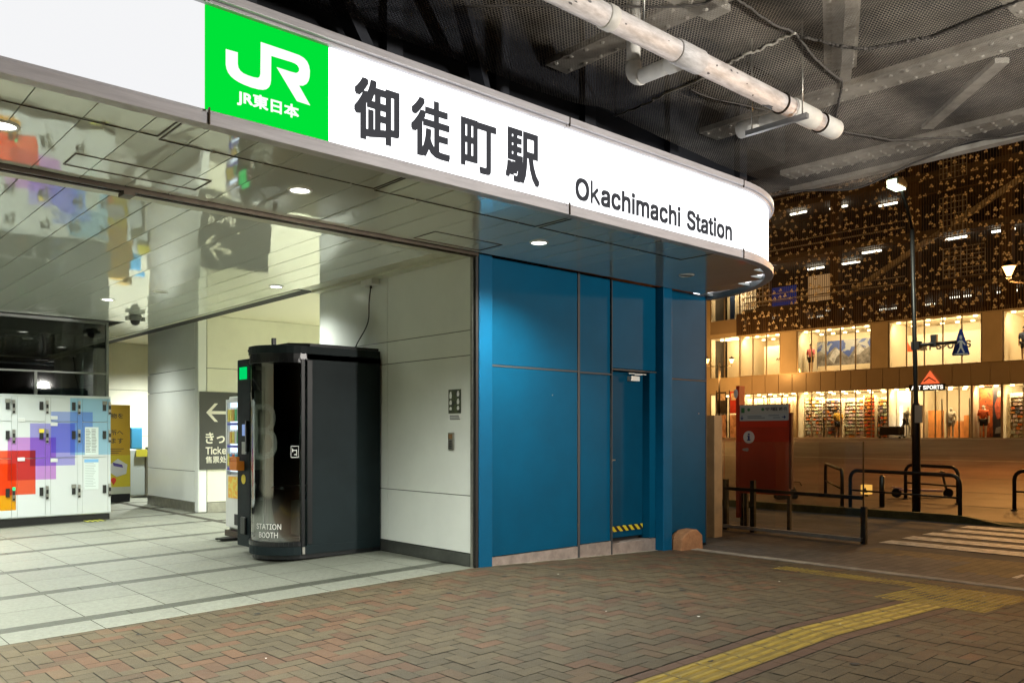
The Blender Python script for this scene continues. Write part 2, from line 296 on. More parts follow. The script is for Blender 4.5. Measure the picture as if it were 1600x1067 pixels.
# outlines of the plain sans letters used on the signs: advance, points, faces (1/500 em)
GLYPHS = {
  '-': (227, "168 122,168 94,57 94,57 122", "2 0 3,2 1 0"),
  '0': (227, "113 -3,87 0,65 12,47 31,34 57,27 89,24 127,27 165,35 197,48 223,65 242,87 254,113 258,139 254,161 242,179 223,192 197,200 165,203 127,200 89,192 57,179 31,162 12,140 0,113 25,131 28,145 37,157 52,165 72,170 97,172 127,170 157,165 182,157 203,145 218,131 227,113 230,96 227,82 218,70 203,62 182,56 157,55 127,56 97,62 72,70 52,82 37,96 28", "11 13 12,10 13 11,10 14 13,9 14 10,9 36 14,36 15 14,9 37 36,35 15 36,9 38 37,34 15 35,8 38 9,34 16 15,8 39 38,33 16 34,8 40 39,32 16 33,7 40 8,32 17 16,7 41 40,31 17 32,6 41 7,31 18 17,6 42 41,30 18 31,5 42 6,5 43 42,29 18 30,29 19 18,5 44 43,28 19 29,4 44 5,28 20 19,4 45 44,27 20 28,3 45 4,27 21 20,3 46 45,26 21 27,3 47 46,25 21 26,2 47 3,25 22 21,2 24 47,24 22 25,2 22 24,1 22 2,1 23 22,1 0 23"),
  '1': (227, "38 0,38 27,195 27,195 0,138 254,138 0,106 0,106 224,105 224,43 179,43 213,99 254", "10 4 11,10 8 4,8 7 4,7 5 4,10 9 8,6 5 7,0 2 1,0 3 2"),
  '2': (227, "32 0,32 24,117 114,130 129,141 141,149 153,155 163,159 174,160 186,159 198,154 209,146 218,137 224,125 228,112 230,98 228,86 224,77 216,69 207,65 195,64 181,33 181,35 202,43 221,55 237,72 248,91 255,112 258,134 255,153 248,169 237,181 223,188 205,191 186,189 172,185 159,179 145,168 129,153 111,133 90,76 30,76 28,195 28,195 0", "26 28 27,26 29 28,25 29 26,25 30 29,24 30 25,24 31 30,23 15 24,15 14 24,14 13 24,13 31 24,12 31 13,23 16 15,11 31 12,23 17 16,11 32 31,22 17 23,10 32 11,22 18 17,9 32 10,22 19 18,9 33 32,21 19 22,8 33 9,21 20 19,8 34 33,7 34 8,6 34 7,6 35 34,5 35 6,5 36 35,4 36 5,4 37 36,3 37 4,3 38 37,2 38 3,1 38 2,1 39 38,1 40 39,1 41 40,1 42 41,1 43 42,0 43 1"),
  '3': (227, "109 -3,87 -1,66 5,49 15,35 29,26 46,22 66,55 66,57 54,63 44,72 35,83 30,95 26,109 25,124 26,138 30,149 37,157 46,163 58,165 72,163 86,158 98,150 109,137 117,121 122,101 124,78 124,78 150,144 224,144 226,35 226,35 254,186 254,186 230,106 139,106 144,132 144,154 138,172 127,185 111,194 93,196 72,194 51,185 33,172 18,154 6,133 -1", "30 32 31,30 33 32,30 29 33,29 28 33,28 34 33,27 35 28,35 34 28,26 35 27,26 36 35,26 37 36,26 38 37,26 25 38,25 24 38,24 39 38,23 39 24,22 39 23,22 40 39,21 40 22,20 40 21,20 41 40,19 41 20,18 41 19,18 42 41,5 7 6,5 8 7,17 42 18,5 9 8,17 43 42,16 43 17,4 9 5,4 10 9,15 43 16,4 11 10,15 44 43,14 44 15,4 12 11,3 12 4,13 44 14,3 13 12,3 44 13,3 45 44,2 45 3,2 46 45,1 46 2,1 0 46"),
  'A': (240, "8 0,101 254,138 254,231 0,198 0,144 151,138 167,132 186,125 210,116 239,123 239,114 209,106 185,100 166,95 151,43 0,55 71,55 99,185 99,185 71", "0 9 1,9 2 1,9 10 2,10 3 2,0 17 9,17 11 9,11 8 9,11 8 10,8 18 10,18 3 10,7 18 8,17 12 11,6 18 7,17 13 12,5 18 6,17 14 13,17 16 14,16 15 14,4 19 5,19 18 5,0 16 17,16 18 17,16 19 18,19 3 18,0 15 16,4 3 19"),
  'B': (228, "30 0,30 254,121 254,145 252,164 245,180 235,190 221,197 205,199 187,198 172,193 160,187 150,178 143,168 137,157 133,157 131,170 129,182 123,192 114,201 102,207 86,209 68,207 50,200 33,189 20,172 9,151 2,123 0,62 29,122 29,148 31,165 40,175 53,178 68,176 81,171 92,163 102,153 109,140 114,124 115,62 115,62 143,119 143,132 144,144 148,154 155,162 163,166 174,168 186,165 202,156 214,141 223,120 226,62 226", "0 53 1,53 2 1,53 3 2,53 4 3,53 5 4,53 52 5,52 6 5,0 41 53,51 6 52,50 6 51,50 7 6,49 7 50,49 8 7,48 8 49,48 9 8,47 9 48,46 9 47,46 10 9,45 10 46,45 11 10,44 11 45,44 12 11,43 12 44,42 12 43,42 13 12,0 40 41,40 42 41,40 13 42,40 14 13,40 15 14,40 16 15,40 17 16,40 39 17,39 18 17,0 28 40,38 18 39,37 18 38,37 19 18,36 19 37,36 20 19,35 20 36,34 20 35,34 21 20,33 21 34,32 21 33,32 22 21,31 22 32,31 23 22,30 23 31,30 24 23,29 24 30,0 29 28,0 24 29,0 25 24,0 26 25,0 27 26"),
  'C': (255, "134 -3,103 1,75 12,52 32,35 58,24 90,20 127,24 165,35 197,52 223,75 242,103 254,134 258,152 256,170 252,186 245,201 236,214 224,224 209,232 193,236 174,204 174,200 186,195 197,187 206,179 214,169 220,158 224,146 227,134 228,111 225,92 216,75 202,62 182,54 157,52 127,54 97,63 72,75 53,92 38,112 29,134 26,146 27,158 30,169 34,179 40,187 48,195 57,200 68,204 80,236 80,232 62,224 45,214 31,201 19,187 9,170 2,153 -2", "11 13 12,11 14 13,10 14 11,10 15 14,10 16 15,9 16 10,9 29 16,29 17 16,9 30 29,28 17 29,27 17 28,9 31 30,26 17 27,26 18 17,8 31 9,25 18 26,8 32 31,24 18 25,24 19 18,23 19 24,8 33 32,22 19 23,7 33 8,22 20 19,21 20 22,7 34 33,6 34 7,6 35 34,5 35 6,5 36 35,5 37 36,4 37 5,48 50 49,48 51 50,4 38 37,47 51 48,47 52 51,3 38 4,46 52 47,3 39 38,45 52 46,45 53 52,44 53 45,3 40 39,43 53 44,2 40 3,43 54 53,42 54 43,2 41 40,41 54 42,2 54 41,2 55 54,1 55 2,1 56 55,1 57 56,0 57 1"),
  'E': (209, "30 0,30 254,186 254,186 226,62 226,62 143,178 143,178 114,62 114,62 29,188 29,188 0", "0 4 1,4 2 1,4 3 2,0 5 4,0 8 5,8 6 5,8 7 6,0 9 8,0 10 9,0 11 10"),
  'F': (205, "30 0,30 254,185 254,185 226,62 226,62 139,173 139,173 111,62 111,62 0", "0 4 1,4 2 1,4 3 2,0 5 4,0 8 5,8 6 5,8 7 6,0 9 8"),
  'H': (258, "30 0,30 254,62 254,62 144,196 144,196 254,228 254,228 0,196 0,196 116,62 116,62 0", "0 2 1,0 3 2,4 6 5,4 7 6,0 10 3,10 4 3,10 9 4,9 7 4,0 11 10,8 7 9"),
  'I': (150, "16 0,16 29,59 29,59 226,16 226,16 254,135 254,135 226,91 226,91 29,135 29,135 0", "4 6 5,4 7 6,3 7 4,2 8 3,8 7 3,2 9 8,0 2 1,0 9 2,0 10 9,0 11 10"),
  'J': (198, "93 -3,62 2,38 16,22 40,17 73,17 86,49 86,49 73,52 52,61 37,75 28,93 25,110 28,124 37,133 52,136 73,136 254,168 254,168 73,163 40,147 16,123 2", "15 17 16,15 18 17,4 6 5,4 7 6,3 7 4,3 8 7,14 18 15,14 19 18,3 9 8,13 19 14,2 9 3,13 20 19,2 10 9,12 20 13,11 20 12,2 11 10,2 20 11,1 20 2,1 21 20,0 21 1"),
  'N': (262, "30 0,30 254,68 254,172 91,176 84,181 75,187 65,194 53,200 41,207 27,202 27,201 41,200 54,200 67,200 79,199 89,199 97,199 254,232 254,232 0,193 0,101 145,95 155,89 165,82 177,74 191,65 207,54 226,60 227,60 209,61 192,62 177,62 164,62 153,62 145,62 0", "0 27 1,27 2 1,27 28 2,28 3 2,16 18 17,16 19 18,29 26 28,26 3 28,0 29 27,29 26 27,0 30 29,25 3 26,0 31 30,24 3 25,23 3 24,0 32 31,22 3 23,0 33 32,21 3 22,0 34 33,0 35 34,20 3 21,15 19 16,20 4 3,14 19 15,20 5 4,13 19 14,20 6 5,12 19 13,20 7 6,11 19 12,20 8 7,20 10 8,10 9 8,10 19 11,20 19 10"),
  'O': (267, "133 -3,103 1,75 12,52 32,35 58,24 90,20 127,24 165,35 197,52 223,75 242,103 254,133 258,164 254,192 242,215 223,232 197,243 165,247 127,243 90,232 58,215 32,192 12,164 1,133 26,155 29,175 38,191 52,204 72,212 97,215 127,212 157,204 182,191 202,175 216,155 225,133 228,112 225,92 216,75 202,63 182,54 157,52 127,54 97,63 72,75 52,92 38,112 29", "11 13 12,10 13 11,10 14 13,9 14 10,9 36 14,36 15 14,9 37 36,35 15 36,34 15 35,9 38 37,8 38 9,34 16 15,33 16 34,8 39 38,32 16 33,8 40 39,7 40 8,32 17 16,31 17 32,7 41 40,6 41 7,31 18 17,30 18 31,6 42 41,5 42 6,5 43 42,29 18 30,29 19 18,5 44 43,28 19 29,4 44 5,28 20 19,4 45 44,27 20 28,3 45 4,27 21 20,3 46 45,26 21 27,3 47 46,25 21 26,25 22 21,2 47 3,2 24 47,24 22 25,2 22 24,1 22 2,1 23 22,1 0 23"),
  'P': (222, "30 0,30 254,118 254,144 252,166 244,183 231,195 215,202 195,204 174,202 152,195 133,183 116,166 104,144 96,118 93,55 93,55 121,116 121,134 123,149 128,159 136,167 147,171 160,172 174,171 188,167 201,159 211,148 219,134 224,116 226,62 226,62 0", "0 30 1,30 2 1,30 3 2,30 4 3,30 5 4,30 29 5,29 28 5,28 6 5,0 16 30,16 31 30,27 6 28,26 6 27,26 7 6,25 7 26,24 7 25,24 8 7,23 8 24,22 8 23,22 9 8,21 9 22,21 10 9,20 10 21,19 10 20,19 11 10,18 11 19,17 11 18,0 15 16,31 17 16,31 14 17,14 11 17,14 12 11,14 13 12,0 14 15,0 31 14"),
  'R': (224, "30 0,30 254,118 254,145 252,167 244,183 232,195 217,202 198,205 176,202 154,195 136,183 120,166 109,145 101,118 99,48 99,48 128,117 128,135 129,149 133,160 141,167 150,171 162,173 176,171 190,167 202,159 212,149 220,134 224,116 226,62 226,62 0,177 0,115 115,151 115,214 0", "0 16 1,16 30 1,30 2 1,30 3 2,30 4 3,30 5 4,30 29 5,29 28 5,28 6 5,16 31 30,27 6 28,26 6 27,26 7 6,25 7 26,24 7 25,24 8 7,23 8 24,22 8 23,22 9 8,21 9 22,21 10 9,20 10 21,19 10 20,19 11 10,18 11 19,17 11 18,0 15 16,31 17 16,31 33 17,33 11 17,33 34 11,34 12 11,31 14 33,14 32 33,35 12 34,13 35 12,14 35 13,0 14 15,0 31 14,32 35 14"),
  'S': (223, "112 -4,86 -2,64 5,46 15,32 30,23 48,19 68,52 68,55 55,62 44,71 35,83 29,97 26,112 25,128 26,143 30,155 37,165 46,171 57,173 70,171 81,166 89,158 96,148 102,136 107,122 111,92 120,64 130,43 145,30 163,26 186,29 206,37 224,51 238,69 249,90 256,114 258,137 256,158 249,175 238,189 224,197 208,200 189,169 189,163 206,151 219,134 227,112 229,97 228,84 224,73 218,64 209,59 199,58 188,60 176,65 167,74 160,85 154,96 150,106 147,132 140,144 136,156 132,168 126,179 119,189 110,197 99,202 85,204 69,201 50,193 32,180 17,162 5,139 -2", "35 37 36,34 37 35,34 38 37,33 38 34,33 39 38,33 40 39,32 47 33,47 40 33,32 48 47,46 40 47,32 49 48,45 40 46,45 41 40,31 49 32,31 50 49,44 41 45,31 51 50,31 52 51,44 42 41,30 52 31,43 42 44,30 53 52,30 54 53,29 54 30,29 55 54,29 56 55,28 56 29,28 57 56,28 58 57,28 59 58,28 60 59,27 60 28,27 61 60,27 62 61,27 63 62,26 63 27,26 64 63,25 64 26,25 65 64,24 65 25,24 66 65,23 66 24,22 66 23,22 67 66,21 67 22,20 67 21,20 68 67,19 68 20,18 68 19,18 69 68,5 7 6,5 8 7,17 69 18,5 9 8,17 70 69,4 9 5,16 70 17,4 10 9,15 70 16,4 11 10,15 71 70,14 71 15,3 11 4,3 12 11,13 71 14,3 13 12,3 71 13,3 72 71,2 72 3,2 73 72,1 73 2,1 0 73"),
  'T': (224, "16 226,16 254,208 254,208 226,128 226,128 0,96 0,96 226", "0 2 1,0 3 2,7 3 0,6 4 7,4 3 7,6 5 4"),
  'W': (343, "78 0,8 254,41 254,82 98,85 85,88 73,91 60,93 47,96 33,98 20,95 20,97 33,100 47,103 60,106 73,109 85,112 98,153 254,190 254,231 98,234 85,237 73,240 60,243 47,246 33,249 20,244 20,247 33,249 47,252 60,255 73,258 85,261 98,302 254,335 254,265 0,228 0,184 161,180 178,176 196,172 215,168 237,175 237,171 216,167 197,164 179,159 161,115 0", "0 2 1,0 3 2,16 41 17,41 18 17,41 42 18,42 19 18,32 34 33,32 35 34,16 43 41,43 40 41,43 40 42,40 19 42,16 44 43,39 19 40,16 45 44,38 19 39,16 46 45,37 19 38,16 47 46,36 19 37,0 4 3,15 47 16,36 20 19,31 35 32,0 5 4,14 47 15,36 21 20,30 35 31,0 6 5,13 47 14,36 22 21,29 35 30,0 7 6,12 47 13,36 23 22,28 35 29,0 8 7,11 47 12,36 24 23,27 35 28,0 10 8,10 9 8,10 47 11,36 26 24,26 25 24,26 35 27,0 47 10,36 35 26"),
  'X': (237, "9 0,109 142,109 118,15 254,52 254,89 200,96 190,102 181,107 172,112 164,116 156,122 146,116 146,121 156,126 164,131 172,136 181,142 190,149 200,187 254,223 254,129 119,129 143,228 0,191 0,146 65,140 74,134 83,129 90,125 98,120 106,115 116,122 116,117 106,113 98,108 91,103 83,97 74,91 65,46 0", "2 4 3,2 5 4,18 20 19,18 21 20,2 6 5,17 21 18,2 7 6,16 21 17,2 8 7,15 21 16,2 1 8,1 9 8,14 22 15,22 21 15,1 10 9,13 22 14,1 12 10,12 11 10,12 22 13,1 22 12,1 23 22,0 31 1,31 32 1,32 23 1,0 33 31,33 30 31,33 30 32,30 23 32,0 34 33,29 23 30,0 35 34,28 23 29,0 36 35,27 23 28,0 37 36,26 23 27,0 38 37,25 23 26,0 39 38,24 23 25"),
  'Y': (236, "102 0,102 104,8 254,46 254,96 172,104 159,111 146,118 132,125 115,112 115,119 132,126 146,133 159,140 172,191 254,228 254,134 104,134 0", "1 3 2,1 4 3,13 15 14,13 16 15,1 5 4,12 16 13,11 16 12,1 6 5,10 16 11,1 7 6,9 8 10,8 16 10,1 8 7,1 16 8,0 16 1,0 17 16"),
  'a': (195, "80 -4,63 -3,47 2,34 11,24 22,17 37,15 54,17 69,22 80,29 90,39 97,50 102,63 105,76 108,89 110,105 112,117 113,126 115,133 117,136 121,138 127,138 128,137 139,133 148,128 156,120 161,110 164,98 165,85 164,75 161,66 156,59 150,54 144,50 137,20 146,29 161,39 173,52 182,66 188,82 191,97 192,108 192,119 190,131 186,143 180,153 172,161 160,167 145,168 126,168 0,138 0,138 26,136 26,132 19,126 12,118 6,108 1,95 -3,85 23,101 24,114 29,124 37,132 47,136 57,138 69,138 95,135 93,130 91,123 89,116 88,108 87,100 86,93 85,88 84,77 82,67 79,58 75,52 70,47 62,46 52,47 43,51 36,57 30,65 26,74 24", "39 41 40,39 42 41,38 42 39,38 43 42,37 43 38,37 44 43,36 44 37,36 45 44,35 45 36,35 27 45,27 46 45,35 28 27,26 46 27,35 29 28,25 46 26,35 30 29,34 30 35,24 46 25,24 47 46,34 31 30,23 47 24,34 32 31,22 47 23,33 32 34,22 48 47,21 48 22,20 48 21,19 48 20,19 49 48,18 49 19,17 65 18,65 49 18,16 65 17,15 65 16,14 65 15,13 65 14,12 65 13,11 65 12,10 65 11,9 65 10,9 66 65,64 49 65,9 67 66,9 68 67,8 68 9,8 69 68,8 70 69,8 71 70,8 72 71,8 73 72,8 74 73,8 75 74,7 75 8,7 76 75,7 77 76,7 78 77,63 49 64,6 78 7,6 79 78,62 49 63,5 79 6,5 80 79,61 51 62,51 49 62,5 81 80,60 51 61,4 81 5,4 82 81,4 83 82,59 52 60,52 51 60,4 84 83,59 53 52,50 49 51,58 53 59,4 58 84,4 53 58,3 53 4,3 54 53,3 55 54,2 55 3,2 56 55,1 56 2,1 57 56,0 57 1"),
  'c': (198, "104 -4,79 -1,58 8,41 23,28 43,20 66,17 94,20 122,28 146,41 165,58 180,79 189,104 192,117 191,130 189,142 184,153 178,162 170,170 161,176 150,181 138,151 131,149 138,145 145,141 150,135 155,128 159,121 162,113 164,104 165,86 162,73 155,62 144,54 129,50 112,48 94,50 75,54 59,62 44,73 33,86 26,104 23,113 24,121 26,129 29,135 33,141 38,146 44,149 51,152 59,181 51,177 39,171 28,163 19,153 11,142 4,130 0,117 -3", "11 13 12,11 14 13,10 14 11,10 15 14,10 16 15,9 16 10,9 17 16,9 29 17,29 18 17,8 30 9,30 29 9,28 18 29,27 18 28,8 31 30,26 18 27,26 19 18,25 19 26,24 19 25,8 32 31,23 19 24,23 20 19,7 32 8,22 20 23,7 33 32,22 21 20,7 34 33,6 34 7,6 35 34,5 35 6,5 36 35,5 37 36,4 37 5,4 38 37,48 50 49,48 51 50,47 51 48,46 51 47,4 39 38,3 39 4,46 52 51,45 52 46,44 52 45,3 40 39,43 52 44,43 53 52,42 53 43,3 41 40,41 53 42,3 53 41,2 53 3,2 54 53,2 55 54,1 55 2,1 56 55,1 57 56,0 57 1"),
  'e': (202, "106 -4,80 -1,58 8,41 23,28 42,20 66,17 93,20 121,28 145,40 165,58 180,78 189,103 192,118 191,133 187,147 180,160 170,170 157,179 141,184 121,186 97,186 85,37 85,37 110,169 110,155 101,153 119,149 134,141 147,131 157,118 163,103 165,87 163,73 157,62 147,54 135,50 121,48 105,48 89,50 69,55 53,64 40,76 31,90 25,106 23,117 24,127 26,135 31,143 36,149 44,153 53,182 45,177 32,168 20,156 10,141 2,125 -3", "11 13 12,11 14 13,10 14 11,10 15 14,10 16 15,9 16 10,9 31 16,31 17 16,9 32 31,30 17 31,8 32 9,29 17 30,8 33 32,29 18 17,28 18 29,8 34 33,27 18 28,8 35 34,7 35 8,27 19 18,7 36 35,26 19 27,26 24 19,24 20 19,6 23 7,23 36 7,23 37 36,25 24 26,6 22 23,37 24 23,37 20 24,38 20 37,38 21 20,5 22 6,39 21 38,5 21 22,5 39 21,5 40 39,4 40 5,4 41 40,49 51 50,49 52 51,48 52 49,3 41 4,3 42 41,47 52 48,47 53 52,3 43 42,46 53 47,45 53 46,3 44 43,44 53 45,3 53 44,2 53 3,2 54 53,2 55 54,1 55 2,1 56 55,0 56 1"),
  'h': (205, "57 113,57 0,26 0,26 254,57 254,57 144,51 144,62 166,76 181,94 189,114 192,132 190,148 184,161 174,170 160,177 142,179 120,179 0,148 0,148 118,145 137,136 152,123 161,105 165,92 163,80 159,71 151,63 141,58 129", "2 4 3,2 6 4,6 5 4,9 11 10,9 12 11,8 12 9,8 13 12,7 13 8,7 23 13,23 14 13,6 25 7,25 24 7,24 23 7,22 14 23,21 14 22,21 15 14,6 26 25,20 15 21,6 27 26,2 28 6,28 27 6,20 16 15,19 16 20,2 0 28,19 17 16,18 17 19,2 1 0"),
  'i': (83, "42 221,34 223,27 227,22 234,21 242,22 249,27 256,34 260,42 262,50 260,57 256,62 249,63 242,62 234,57 227,50 223,26 0,26 190,57 190,57 0", "16 18 17,16 19 18,7 9 8,6 9 7,6 10 9,5 10 6,5 11 10,4 11 5,4 12 11,3 12 4,3 13 12,2 13 3,2 14 13,1 14 2,1 15 14,0 15 1"),
  'k': (205, "30 0,43 0,43 268,30 268,43 66,43 84,140 186,158 186,78 100,86 109,186 0,169 0", "0 1 2 3,4 7 6 5,8 9 10 11"),
  'm': (305, "26 0,26 190,56 190,56 148,54 148,59 162,66 173,75 182,86 188,98 192,110 193,129 190,144 180,154 166,160 147,156 147,161 160,169 172,178 181,190 187,204 192,218 193,234 191,249 186,261 177,270 164,276 148,278 128,278 0,248 0,248 127,245 145,236 156,224 163,209 165,197 164,187 160,179 153,173 145,169 135,168 124,168 0,137 0,137 130,134 144,126 156,115 163,100 165,89 164,79 160,70 154,63 145,58 133,57 119,57 0", "9 11 10,20 22 21,8 11 9,19 22 20,19 23 22,8 12 11,0 2 1,0 4 2,4 3 2,7 12 8,18 23 19,18 24 23,6 12 7,17 24 18,6 13 12,17 25 24,5 47 6,47 13 6,16 34 17,34 25 17,47 46 13,46 14 13,5 48 47,16 35 34,33 25 34,33 26 25,5 49 48,16 36 35,32 26 33,45 14 46,4 49 5,15 36 16,4 50 49,15 37 36,31 26 32,44 15 45,15 14 45,4 51 50,15 38 37,31 27 26,0 52 4,52 51 4,44 38 15,44 39 38,30 27 31,43 39 44,43 40 39,0 53 52,42 40 43,30 28 27,29 28 30,42 41 40,0 54 53"),
  'n': (205, "57 113,57 0,26 0,26 190,56 190,56 144,51 144,62 166,76 181,94 189,114 192,132 190,147 184,160 174,170 160,176 142,179 120,179 0,148 0,148 118,145 137,136 152,123 161,105 165,92 163,80 159,71 151,63 141,58 129", "9 11 10,9 12 11,2 4 3,2 6 4,6 5 4,8 12 9,8 13 12,7 13 8,7 23 13,23 14 13,6 25 7,25 24 7,24 23 7,22 14 23,21 14 22,21 15 14,6 26 25,20 15 21,6 27 26,2 28 6,28 27 6,20 16 15,19 16 20,2 0 28,19 17 16,18 17 19,2 1 0"),
  'o': (208, "104 -4,79 -1,58 8,41 23,28 43,20 66,17 94,20 122,28 146,41 165,58 180,79 189,104 192,128 189,149 180,167 165,180 146,188 122,191 94,188 66,180 43,167 23,149 8,128 -1,104 23,121 26,135 33,146 44,154 59,158 75,160 94,158 112,154 129,146 144,135 155,121 162,104 165,86 162,73 155,62 144,54 129,50 112,48 94,50 75,54 59,62 44,73 33,86 26", "11 13 12,10 13 11,10 14 13,9 14 10,9 15 14,8 37 9,37 36 9,36 15 9,36 35 15,35 16 15,8 38 37,34 16 35,8 39 38,33 16 34,7 39 8,33 17 16,7 40 39,32 17 33,7 41 40,31 17 32,6 41 7,31 18 17,6 42 41,30 18 31,5 42 6,5 43 42,29 18 30,29 19 18,5 44 43,28 19 29,28 20 19,4 44 5,4 45 44,27 20 28,4 46 45,26 20 27,3 46 4,26 21 20,3 47 46,25 21 26,3 24 47,24 21 25,3 21 24,2 21 3,2 22 21,1 22 2,1 23 22,0 23 1"),
  't': (114, "102 190,102 164,3 164,3 190,32 236,63 236,63 49,64 38,68 31,75 26,85 25,88 25,93 26,97 26,101 27,107 1,102 0,96 -1,90 -2,84 -2,62 1,46 11,36 26,32 46", "23 5 4,23 6 5,2 0 3,2 1 0,23 7 6,22 7 23,22 8 7,22 9 8,13 15 14,22 10 9,12 15 13,21 10 22,11 15 12,10 15 11,21 15 10,20 15 21,19 15 20,19 16 15,19 17 16,19 18 17"),
}
def glyph_mesh(body):
    """(points, faces) of a line of lettering in em units"""
    if all(c in GLYPHS or c == ' ' for c in body):
        P, F, x = [], [], 0
        for c in body:
            if c == ' ': x += 130; continue
            a, v, f = GLYPHS[c]; k = len(P)
            P += [((int(q.split()[0]) + x) / 500, int(q.split()[1]) / 500) for q in v.split(',')]
            F += [[int(i) + k for i in q.split()] for q in f.split(',')]; x += a
        return P, F
    c = bpy.data.curves.new('lettering', 'FONT'); c.body = body; c.resolution_u = 3
    tmp = bpy.data.objects.new('lettering', c); me = bpy.data.meshes.new_from_object(tmp); bpy.data.objects.remove(tmp)
    P = [(p.co.x, p.co.y) for p in me.vertices]; F = [list(p.vertices) for p in me.polygons]; bpy.data.meshes.remove(me); return P, F
def text(body, o, u, v, w, h, material, parent, name='lettering', bold=0., thick=.003, fit=True):
    """lettering laid into the box of width w, height h at o, axes u (right) and v (up); h None keeps the proportions"""
    P, F = glyph_mesh(body)
    xs = [p[0] for p in P]; ys = [p[1] for p in P]
    x0, x1, y0, y1 = min(xs), max(xs), min(ys), max(ys)
    if h is None: h = (y1 - y0) * w / (x1 - x0)
    if w is None: w = (x1 - x0) * h / (y1 - y0)
    o = Vector(o); u = Vector(u); v = Vector(v); nrm = u.cross(v); bd = bold * h
    m = MB()
    shifts = [(0, 0)] + ([(bd * i, bd * j) for i in (-1, 0, 1) for j in (-1, 0, 1) if i or j] if bold else [])
    for i, (sx, sy) in enumerate(shifts):
        m.add([o + u * (bd + (p[0] - x0) / (x1 - x0) * (w - 2 * bd) + sx) + v * (bd + (p[1] - y0) / (y1 - y0) * (h - 2 * bd) + sy) + nrm * (i * .00025) for p in P], F)
    return m.build(name, material, parent)

UX = (1, 0, 0); UZ = (0, 0, 1); UY = (0, 1, 0); NX = (-1, 0, 0); NY = (0, -1, 0)

# ------------------------------------------------------------------ ground
def sstep(t): t = max(0, min(1, t)); return t * t * (3 - 2 * t)
def gz(x):
    if x < 5.4: return .021 * (max(x, -4) - 5.4)
    if x < 9.4: return -.13 * (x - 5.4) / 4
    if x < 15: return -.13 - .01 * (x - 9.4) / 5.6
    if x < 20: return -.14 + .10 * ((x - 15) / 5) ** 2
    return min(-.04 + (x - 20) * .04, 1.08)
def sheet(name, x0, x1, y0, y1, dz, material, nx=None, parent=None):
    m = MB(); xs = [x0, x1] + [k for k in (-4, 5.4, 9.4, 15, 16, 17, 18, 19, 20, 48) if x0 < k < x1]; xs = sorted(set(xs))
    for a, b in zip(xs, xs[1:]): m.quad((a, y0, gz(a) + dz), (b, y0, gz(b) + dz), (b, y1, gz(b) + dz), (a, y1, gz(a) + dz))
    return m.build(name, material, parent)
struct(sheet('ground', -150, 250, -200, 200, -.10, ASPH))
struct(sheet('road', 10.9, 15.0, -40, 40, -.004, ASPH))
struct(sheet('plaza', 15.13, 49, -40, 60, .055, PLAZA))
def plaza_joints():
    m = MB(); rj = random.Random(4)
    for x in (17.6, 20.4, 24.0, 28.0, 33.0, 39.0, 45.4): m.quad((x, -30, gz(x) + .059), (x + .09, -30, gz(x + .09) + .059), (x + .09, 40, gz(x + .09) + .059), (x, 40, gz(x) + .059))
    return m.build('plaza_joint', mat('plaza_joint_dark', (.035, .027, .02), .8))
struct(plaza_joints())
m = MB(); m.quad((30.5, -30, gz(30.5) + .06), (30.9, -30, gz(30.9) + .06), (30.9, 40, gz(30.9) + .06), (30.5, 40, gz(30.5) + .06)); struct(m.build('drain_channel', mat('drain_grey', (.20, .17, .13), .6, var=.3, vscale=3)))
struct(sheet('shop_apron', 45.9, 47.9, -14, 33, .075, mat('apron_stone', (.22, .17, .12), .6, var=.2, vscale=1.5)))
# station floor of granite tiles with dark bands parallel to the facade
def floor():
    m = MB(); ye = 6.58; bands = [7.04, 8.42, 9.90, 11.42, 12.95, 14.45, 15.95, 17.45, 18.95, 20.45]
    rows = []; y = ye
    for b in bands:
        rows.append((y, b - .08, 0)); rows.append((b - .08, b + .08, 1)); y = b + .08
    for (ya, yb, dark) in rows:
        subs = [(ya, yb)] if (dark or yb - ya < .7) else [(ya, (ya + yb) / 2), ((ya + yb) / 2, yb)]
        for (sa, sb) in subs:
            x = -8.0
            while x < 9.9:
                w = .62 if not dark else .93; x2 = x + w
                if x > 5.35 and sb < 9.7: x = x2; continue
                g = random.uniform(.92, 1.06); c = (.055 * g, .057 * g, .043 * g) if dark else (.166 * g, .171 * g, .138 * g)
                xa, xb = x + .003, min(x2, 5.42 if sb < 9.7 else 99) - .003
                m.quad((xa, sa + .003, gz(xa)), (xb, sa + .003, gz(xb)), (xb, sb - .003, gz(xb)), (xa, sb - .003, gz(xa)), tint=c); x = x2
    return m.build('station_floor', TILE)
struct(floor())
struct(sheet('floor_bedding', -8, 10, 6.58, 25, -.006, JOINT))
